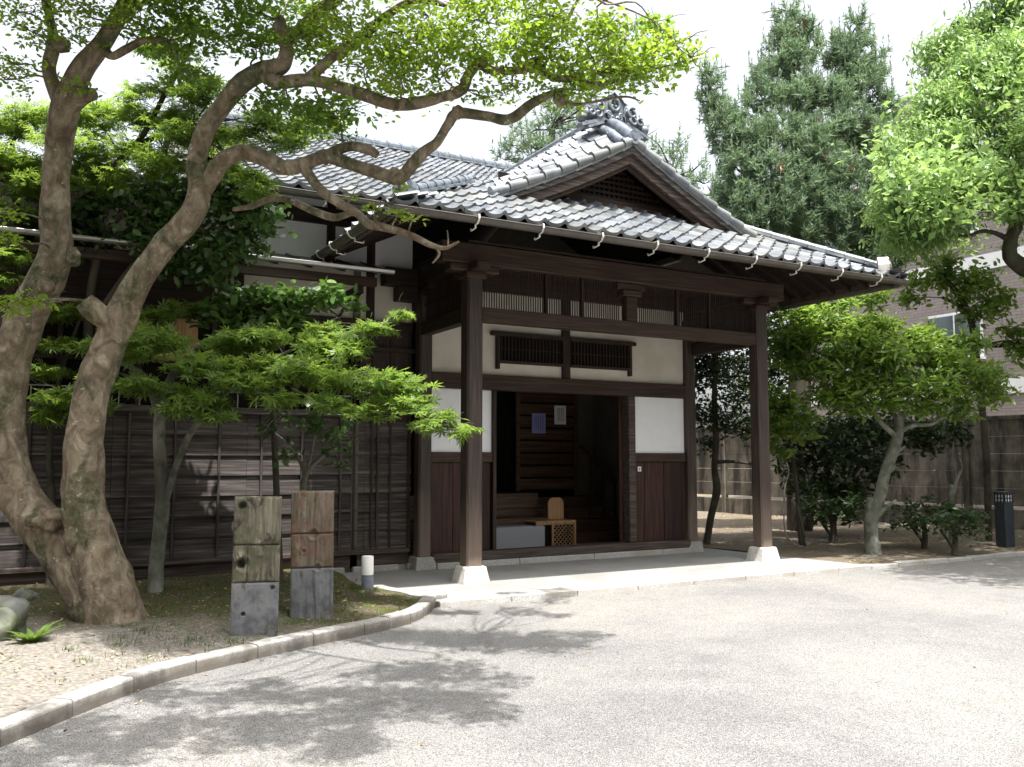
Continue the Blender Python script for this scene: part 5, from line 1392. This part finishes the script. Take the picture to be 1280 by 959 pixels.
for z in (1.0, 4.75, 8.7):
    for y in (1.5, 5.2, 8.3, 14.4, 18.5):
        w = bpart('window', plaster_white, (-.05, -.002, y, y + 1.9, z, z + 1.5), bevel=.01)
        bpart('pane', glass_m, (-.06, -.051, y + .08, y + .92, z + .08, z + 1.42), (-.06, -.051, y + .98, y + 1.82, z + .08, z + 1.42), parent=w)
        bpart('sill', plaster_white, (-.12, -.002, y - .05, y + 1.95, z - .08, z - .002), parent=w)
for y in (11.05, 21.6):
    b_ = MB(); b_.tube([(-.14, y, 0), (-.14, y, 13.5)], .07, 10); b_.build('drainpipe', plaster_white, bl)
b_ = MB(); b_.tube([(-.05, 12.1, 4.3), (-.05, 12.1, 13.0)], .025, 6); b_.build('cable_conduit', black_m, bl)

# boughs of the camphor behind and beyond the view, shading the fence and the earth below
def sees(p):
    d = np.array(p) - CAM; w = d[:2] @ Fv; u = d[:2] @ Rv
    fw = w * math.cos(PITCH) + d[2] * math.sin(PITCH); up = -w * math.sin(PITCH) + d[2] * math.cos(PITCH)
    return 640 + FPX * u / fw, 479.5 - FPX * up / fw
camph = [o for o in bpy.data.objects if o.name.startswith('camphor_tree')][0]
rc = np.random.default_rng(31); CB = []
while len(CB) < 170:
    p = over((rc.uniform(6.5, 16), rc.uniform(-3.4, 9)), rc.uniform(5.5, 9.5)); x, y = sees(p)
    if x < 1310 and not (1140 < x < 1190 and 130 < y < 300): continue
    CB.append(p)
leaves('crown', np.vstack([cloud(p, .85, .85, .5, 330, 14, .26, rng=rc) for p in CB]), .15, 'small', leaf_camph, camph, tilt=.7, rng=rc)

# ================================================================= PINES
def pine(px, D, label, trunk, cl, shoots=30, nl=.15, per=22, wid=.006, seed=1, cands=.25):
    rng = np.random.default_rng(seed)
    B = at(px, fy(D), D); o = empty('pine_tree', tuple(B), label, 'tree')
    mb = MB(); limbs = [trunk_mesh(mb, t, 10, 5, .1, seed + k, 3) for k, t in enumerate(trunk)]
    C = [at(x, y, d) for x, y, d, r in cl]
    connect(mb, limbs, C, .035, 6.0, seed, .5, 4)
    mb.v = [tuple(np.array(v) - B) for v in mb.v]; mb.build('trunk', bark_dark, o)
    V = []; cnt = 0
    Vd = []
    for (x, y, d, r), c in zip(cl, C):
        n = int(shoots * (r / .6) ** 2)
        u = rng.normal(0, 1, (n, 3)); u /= np.linalg.norm(u, axis=1)[:, None]
        base = np.array(c) + u * r * (rng.uniform(.15, 1, n) ** .5)[:, None] * np.array([1, 1, .85])
        ax = u * .75 + np.array([0, 0, .75]) + rng.normal(0, .25, (n, 3)); ax /= np.linalg.norm(ax, axis=1)[:, None]
        ln = rng.uniform(.22, .36, n)
        t = np.repeat(rng.uniform(.0, 1, (n, 1)), per, 1) * 0 + rng.uniform(0, 1, (n, per))
        p0 = base[:, None] + ax[:, None] * (t * ln[:, None])[:, :, None]
        rad = rng.normal(0, 1, (n, per, 3)); rad -= ax[:, None] * np.sum(rad * ax[:, None], 2)[:, :, None]; rad /= np.linalg.norm(rad, axis=2)[:, :, None]
        dirn = ax[:, None] * rng.uniform(.35, 1.1, (n, per, 1)) + rad; dirn /= np.linalg.norm(dirn, axis=2)[:, :, None]
        L_ = nl * rng.uniform(.7, 1.15, (n, per, 1))
        side = np.cross(dirn, rng.normal(0, 1, (n, per, 3))); side /= np.linalg.norm(side, axis=2)[:, :, None]
        tri = np.stack([p0 + side * wid, p0 - side * wid, p0 + dirn * L_], 2)
        dead = rng.uniform(0, 1, n) < .015
        V.append(tri[~dead].reshape(-1, 3)); Vd.append(tri[dead].reshape(-1, 3))
        # upright candles
        m_ = rng.uniform(0, 1, n) < cands
        b2 = base[m_] + ax[m_] * ln[m_][:, None]; k2 = len(b2)
        if k2:
            pp = b2[:, None] + np.array([0, 0, 1]) * rng.uniform(0, .30, (k2, 14, 1)); dd = rng.normal(0, .35, (k2, 14, 3)) + np.array([0, 0, 1]); dd /= np.linalg.norm(dd, axis=2)[:, :, None]
            sd = np.cross(dd, rng.normal(0, 1, (k2, 14, 3))); sd /= np.linalg.norm(sd, axis=2)[:, :, None]
            V.append(np.stack([pp + sd * wid, pp - sd * wid, pp + dd * nl * .55], 2).reshape(-1, 3))
    V = np.vstack(V) - B; Vd = np.vstack(Vd) - B
    fast_mesh('crown', V, np.arange(len(V)).reshape(-1, 3), needle_m, o)
    if len(Vd): fast_mesh('dry_needles', Vd, np.arange(len(Vd)).reshape(-1, 3), needle_b, o)
    return o
pine(1000, 20, 'tall blue-green pine rising behind the right end of the porch roof', [[(1000, 662, 20, 16), (1000, 450, 20, 14), (1005, 300, 20, 11), (995, 150, 20, 7), (985, 30, 20, 3)], [(1003, 260, 20, 6), (1040, 170, 20, 5), (1065, 80, 20, 3)], [(1003, 300, 20, 6), (940, 220, 19.7, 4), (895, 130, 19.6, 2)]],
  [(983, 14, 20, .12), (985, 32, 20, .20), (980, 55, 20, .30), (992, 80, 19.9, .38), (1010, 42, 20, .16), (1012, 62, 20, .26), (965, 95, 19.8, .34), (1073, 30, 20, .13), (1070, 50, 20, .22), (1066, 75, 20, .32), (1046, 58, 20, .16), (1048, 82, 20, .26), (1090, 95, 20.1, .24), (1075, 110, 19.9, .42), (1096, 75, 20.1, .12), (1100, 135, 20.2, .3), (1035, 125, 19.8, .40), (1000, 125, 19.7, .42), (955, 125, 19.7, .34), (935, 140, 19.6, .18),
   (883, 92, 19.6, .12), (886, 112, 19.6, .20), (895, 138, 19.6, .28), (908, 160, 19.5, .34), (878, 128, 19.6, .10), (940, 178, 19.4, .42), (905, 190, 19.6, .18), (975, 170, 19.4, .44), (1015, 180, 19.3, .48), (1060, 160, 19.6, .40), (1085, 180, 19.8, .42), (1110, 170, 20.1, .26), (925, 215, 19.3, .40), (965, 220, 19.2, .46), (1040, 215, 19.3, .46), (1080, 225, 19.6, .40), (1005, 235, 19.1, .46), (935, 255, 19.2, .42), (910, 250, 19.4, .26), (975, 268, 19.1, .48), (1030, 262, 19.2, .46), (1065, 265, 19.3, .42), (950, 285, 19.2, .40), (1005, 295, 19.2, .42), (1045, 300, 19.4, .40), (1080, 290, 19.6, .40), (1100, 260, 19.8, .36), (1075, 330, 19.8, .42), (1110, 320, 19.8, .42), (1120, 290, 20.0, .40), (920, 282, 19.3, .25)], 175, .18, 34, .013, 3, .4)
pine(690, 29, 'distant pine top showing just left of the ridge ornament', [[(690, fy(29), 29, 12), (690, 300, 29, 9), (690, 160, 29, 4)]],
  [(690, 150, 29, .6), (660, 168, 29, .55), (715, 155, 29, .6), (640, 182, 29, .4), (680, 180, 29, .7), (735, 170, 29, .6), (705, 130, 29, .5), (660, 195, 29, .7), (730, 140, 29, .5), (700, 200, 29, .8), (750, 190, 29, .7), (630, 200, 29, .4), (765, 150, 29, .5), (670, 225, 29, .7), (745, 110, 29, .45), (770, 60, 29, .5), (785, 90, 29, .5), (760, 80, 29, .45), (790, 50, 29, .35)], 26, .26, 20, .016, 5)
pine(850, 27, 'distant pine with thin upright tips right of the ridge ornament', [[(850, fy(27), 27, 12), (850, 350, 27, 9), (848, 220, 27, 4)]],
  [(808, 170, 27, .36), (812, 190, 27, .4), (848, 185, 27, .3), (838, 205, 27, .4), (865, 215, 27, .4), (880, 230, 27, .4), (825, 215, 27, .4), (855, 240, 27, .5), (890, 245, 27, .45), (905, 260, 27, .5), (875, 262, 27, .5)], 30, .24, 20, .015, 6, .4)

# unseen wood added behind the viewer and along the left to cut low sky light
rw = np.random.default_rng(77)
Wp = []
for k in range(260):
    s = k / 260
    if s < .68: c = (-30 + 62 * s / .68, -25 + rw.normal(0, 1.2)); h = rw.uniform(11, 16)
    else: c = (-17 + rw.normal(0, 1), -25 + 30 * (s - .68) / .32); h = rw.uniform(7, 10)
    n = 150; z = rw.uniform(.2, 1, n) ** .9 * h
    Wp.append(np.stack([c[0] + rw.normal(0, 1.1, n), c[1] + rw.normal(0, 1.1, n), z], 1))
class Org: location = (0, 0, 0)
wood_o = empty('added_woods_mass'); 
w_ = leaves('added_woods', np.vstack(Wp), .62, 'small', leaf_dark, wood_o, tilt=.8, rng=rw); w_.parent = None
bpy.data.objects.remove(wood_o)
tag(w_, 'dark wood added unseen behind the viewer to cut the low sky light', kind='stuff')

# ================================================================= SMALL GROWTH AND LITTER
ft = empty('fern_plant', tuple(gnd(40, 818, .0) + np.array([0, 0, .06])), 'small bright green leafy tuft beside the pale rock', 'plant')
Pf = []; rngf = np.random.default_rng(4)
b_ = MB()
for k in range(26):
    a = k * 2.399; l = rngf.uniform(.13, .26); e = rngf.uniform(.6, 1.35)
    q = [np.array([math.cos(a) * l * t * math.cos(e * (1 - .6 * t)), math.sin(a) * l * t * math.cos(e * (1 - .6 * t)), l * t * math.sin(e) * (1.25 - .5 * t)]) for t in np.linspace(0, 1, 5)]
    n_ = np.array([-math.sin(a), math.cos(a), 0]); w = [.008, .018, .022, .015, .001]
    b_.grid([[q[i] - n_ * w[i], q[i] + np.array([0, 0, -.004]), q[i] + n_ * w[i]] for i in range(5)], True)
b_.build('leaves', fern_m, ft)
# grass blades and weeds in the bed
def blades(n, spots, hmin, hmax, name, rng):
    V = []; 
    for (cx, cy, rx, ry, w) in spots:
        k = int(n * w)
        x = rng.normal(cx, rx, k); y = rng.normal(cy, ry, k)
        for a, b_ in zip(x, y):
            if not inside(a, b_) or min(np.hypot(PX[:161] - a, PY[:161] - b_)) < .1: continue
            z = bed_z(a, b_) - .004; h = rng.uniform(hmin, hmax); t = rng.uniform(0, 6.28); l = rng.uniform(.2, .9) * h; ww = rng.uniform(.0015, .0035)
            d = np.array([math.cos(t), math.sin(t)]); s1 = np.array([-d[1], d[0]]) * ww
            V += [(a - s1[0], b_ - s1[1], z), (a + s1[0], b_ + s1[1], z), (a + d[0] * l, b_ + d[1] * l, z + h)]
    V = np.array(V)
    o = fast_mesh(name, V, np.arange(len(V)).reshape(-1, 3), grass_m)
    return tag(o, kind='stuff')
tufts = []
rg = np.random.default_rng(12)
for k in range(260):
    cx, cy = rg.uniform(-4.4, -1.2), rg.uniform(-2.9, .6)
    tufts.append((cx, cy, .05, .05, .6))
for k in range(26):
    tufts.append((rg.uniform(-5.4, -3.6), rg.uniform(-3.4, -1.6), .025, .025, .35))
for (x, y) in ((158, 790), (175, 795), (240, 800), (345, 800), (360, 798), (104, 828), (85, 822), (150, 812), (290, 800), (430, 760), (445, 740)):
    g = gnd(x, y, .04); tufts.append((g[0], g[1], .035, .035, 1.4))
o = blades(30, tufts, .015, .07, 'grass', rg); o['label'] = 'sparse short grass and moss blades in the left bed'
# fallen leaves
def litter(name, pts, size, rng, label):
    P = np.array(pts); hold = bpy.data.objects.new('tmp', None)
    class H: location = (0, 0, 0)
    n = len(P); nrm = np.array([0, 0, 1]) + rng.normal(0, .25, (n, 3)); nrm /= np.linalg.norm(nrm, axis=1)[:, None]
    t = rng.normal(0, 1, (n, 3)); t -= nrm * np.sum(t * nrm, 1)[:, None]; t /= np.linalg.norm(t, axis=1)[:, None]; b = np.cross(nrm, t)
    s = size * rng.uniform(.5, 1.4, n); V0, F0 = SH['oval']
    V = P[:, None, :] + s[:, None, None] * (V0[None, :, 0:1] * b[:, None] + V0[None, :, 1:2] * t[:, None] + V0[None, :, 2:3] * nrm[:, None])
    F = (np.array(F0)[None] + (np.arange(n) * 8)[:, None, None]).reshape(-1, 8)
    o = fast_mesh(name, V.reshape(-1, 3), F, litter_m); tag(o, kind='stuff'); o['label'] = label
    bpy.data.objects.remove(hold)
pl = []
while len(pl) < 1700:
    x, y = rg.uniform(-6, -1.1), rg.uniform(-4.5, 1.7)
    if inside(x, y): pl.append((x, y, bed_z(x, y) + .006))
litter('leaf_litter', pl, .032, rg, 'dry fallen leaves scattered over the left bed')
pl = []
while len(pl) < 700:
    x, y = rg.uniform(6.1, 14), rg.uniform(-1.0, 9); pl.append((x, y, right_z(x, y) + .012))
litter('leaf_litter', pl, .05, rg, 'dry fallen leaves on the shaded earth at the right')
pl = []
for k in range(70):
    s = rg.uniform(4, L - .5); p, n = kpos(s); q = p - n * abs(rg.normal(.05, .25)); pl.append((q[0], q[1], -.053))
for k in range(60): pl.append((rg.uniform(-4, 9), rg.uniform(-6, -1.4), -.053))
litter('leaf_litter', pl, .03, rg, 'a few dead leaves on the driveway along the kerb')
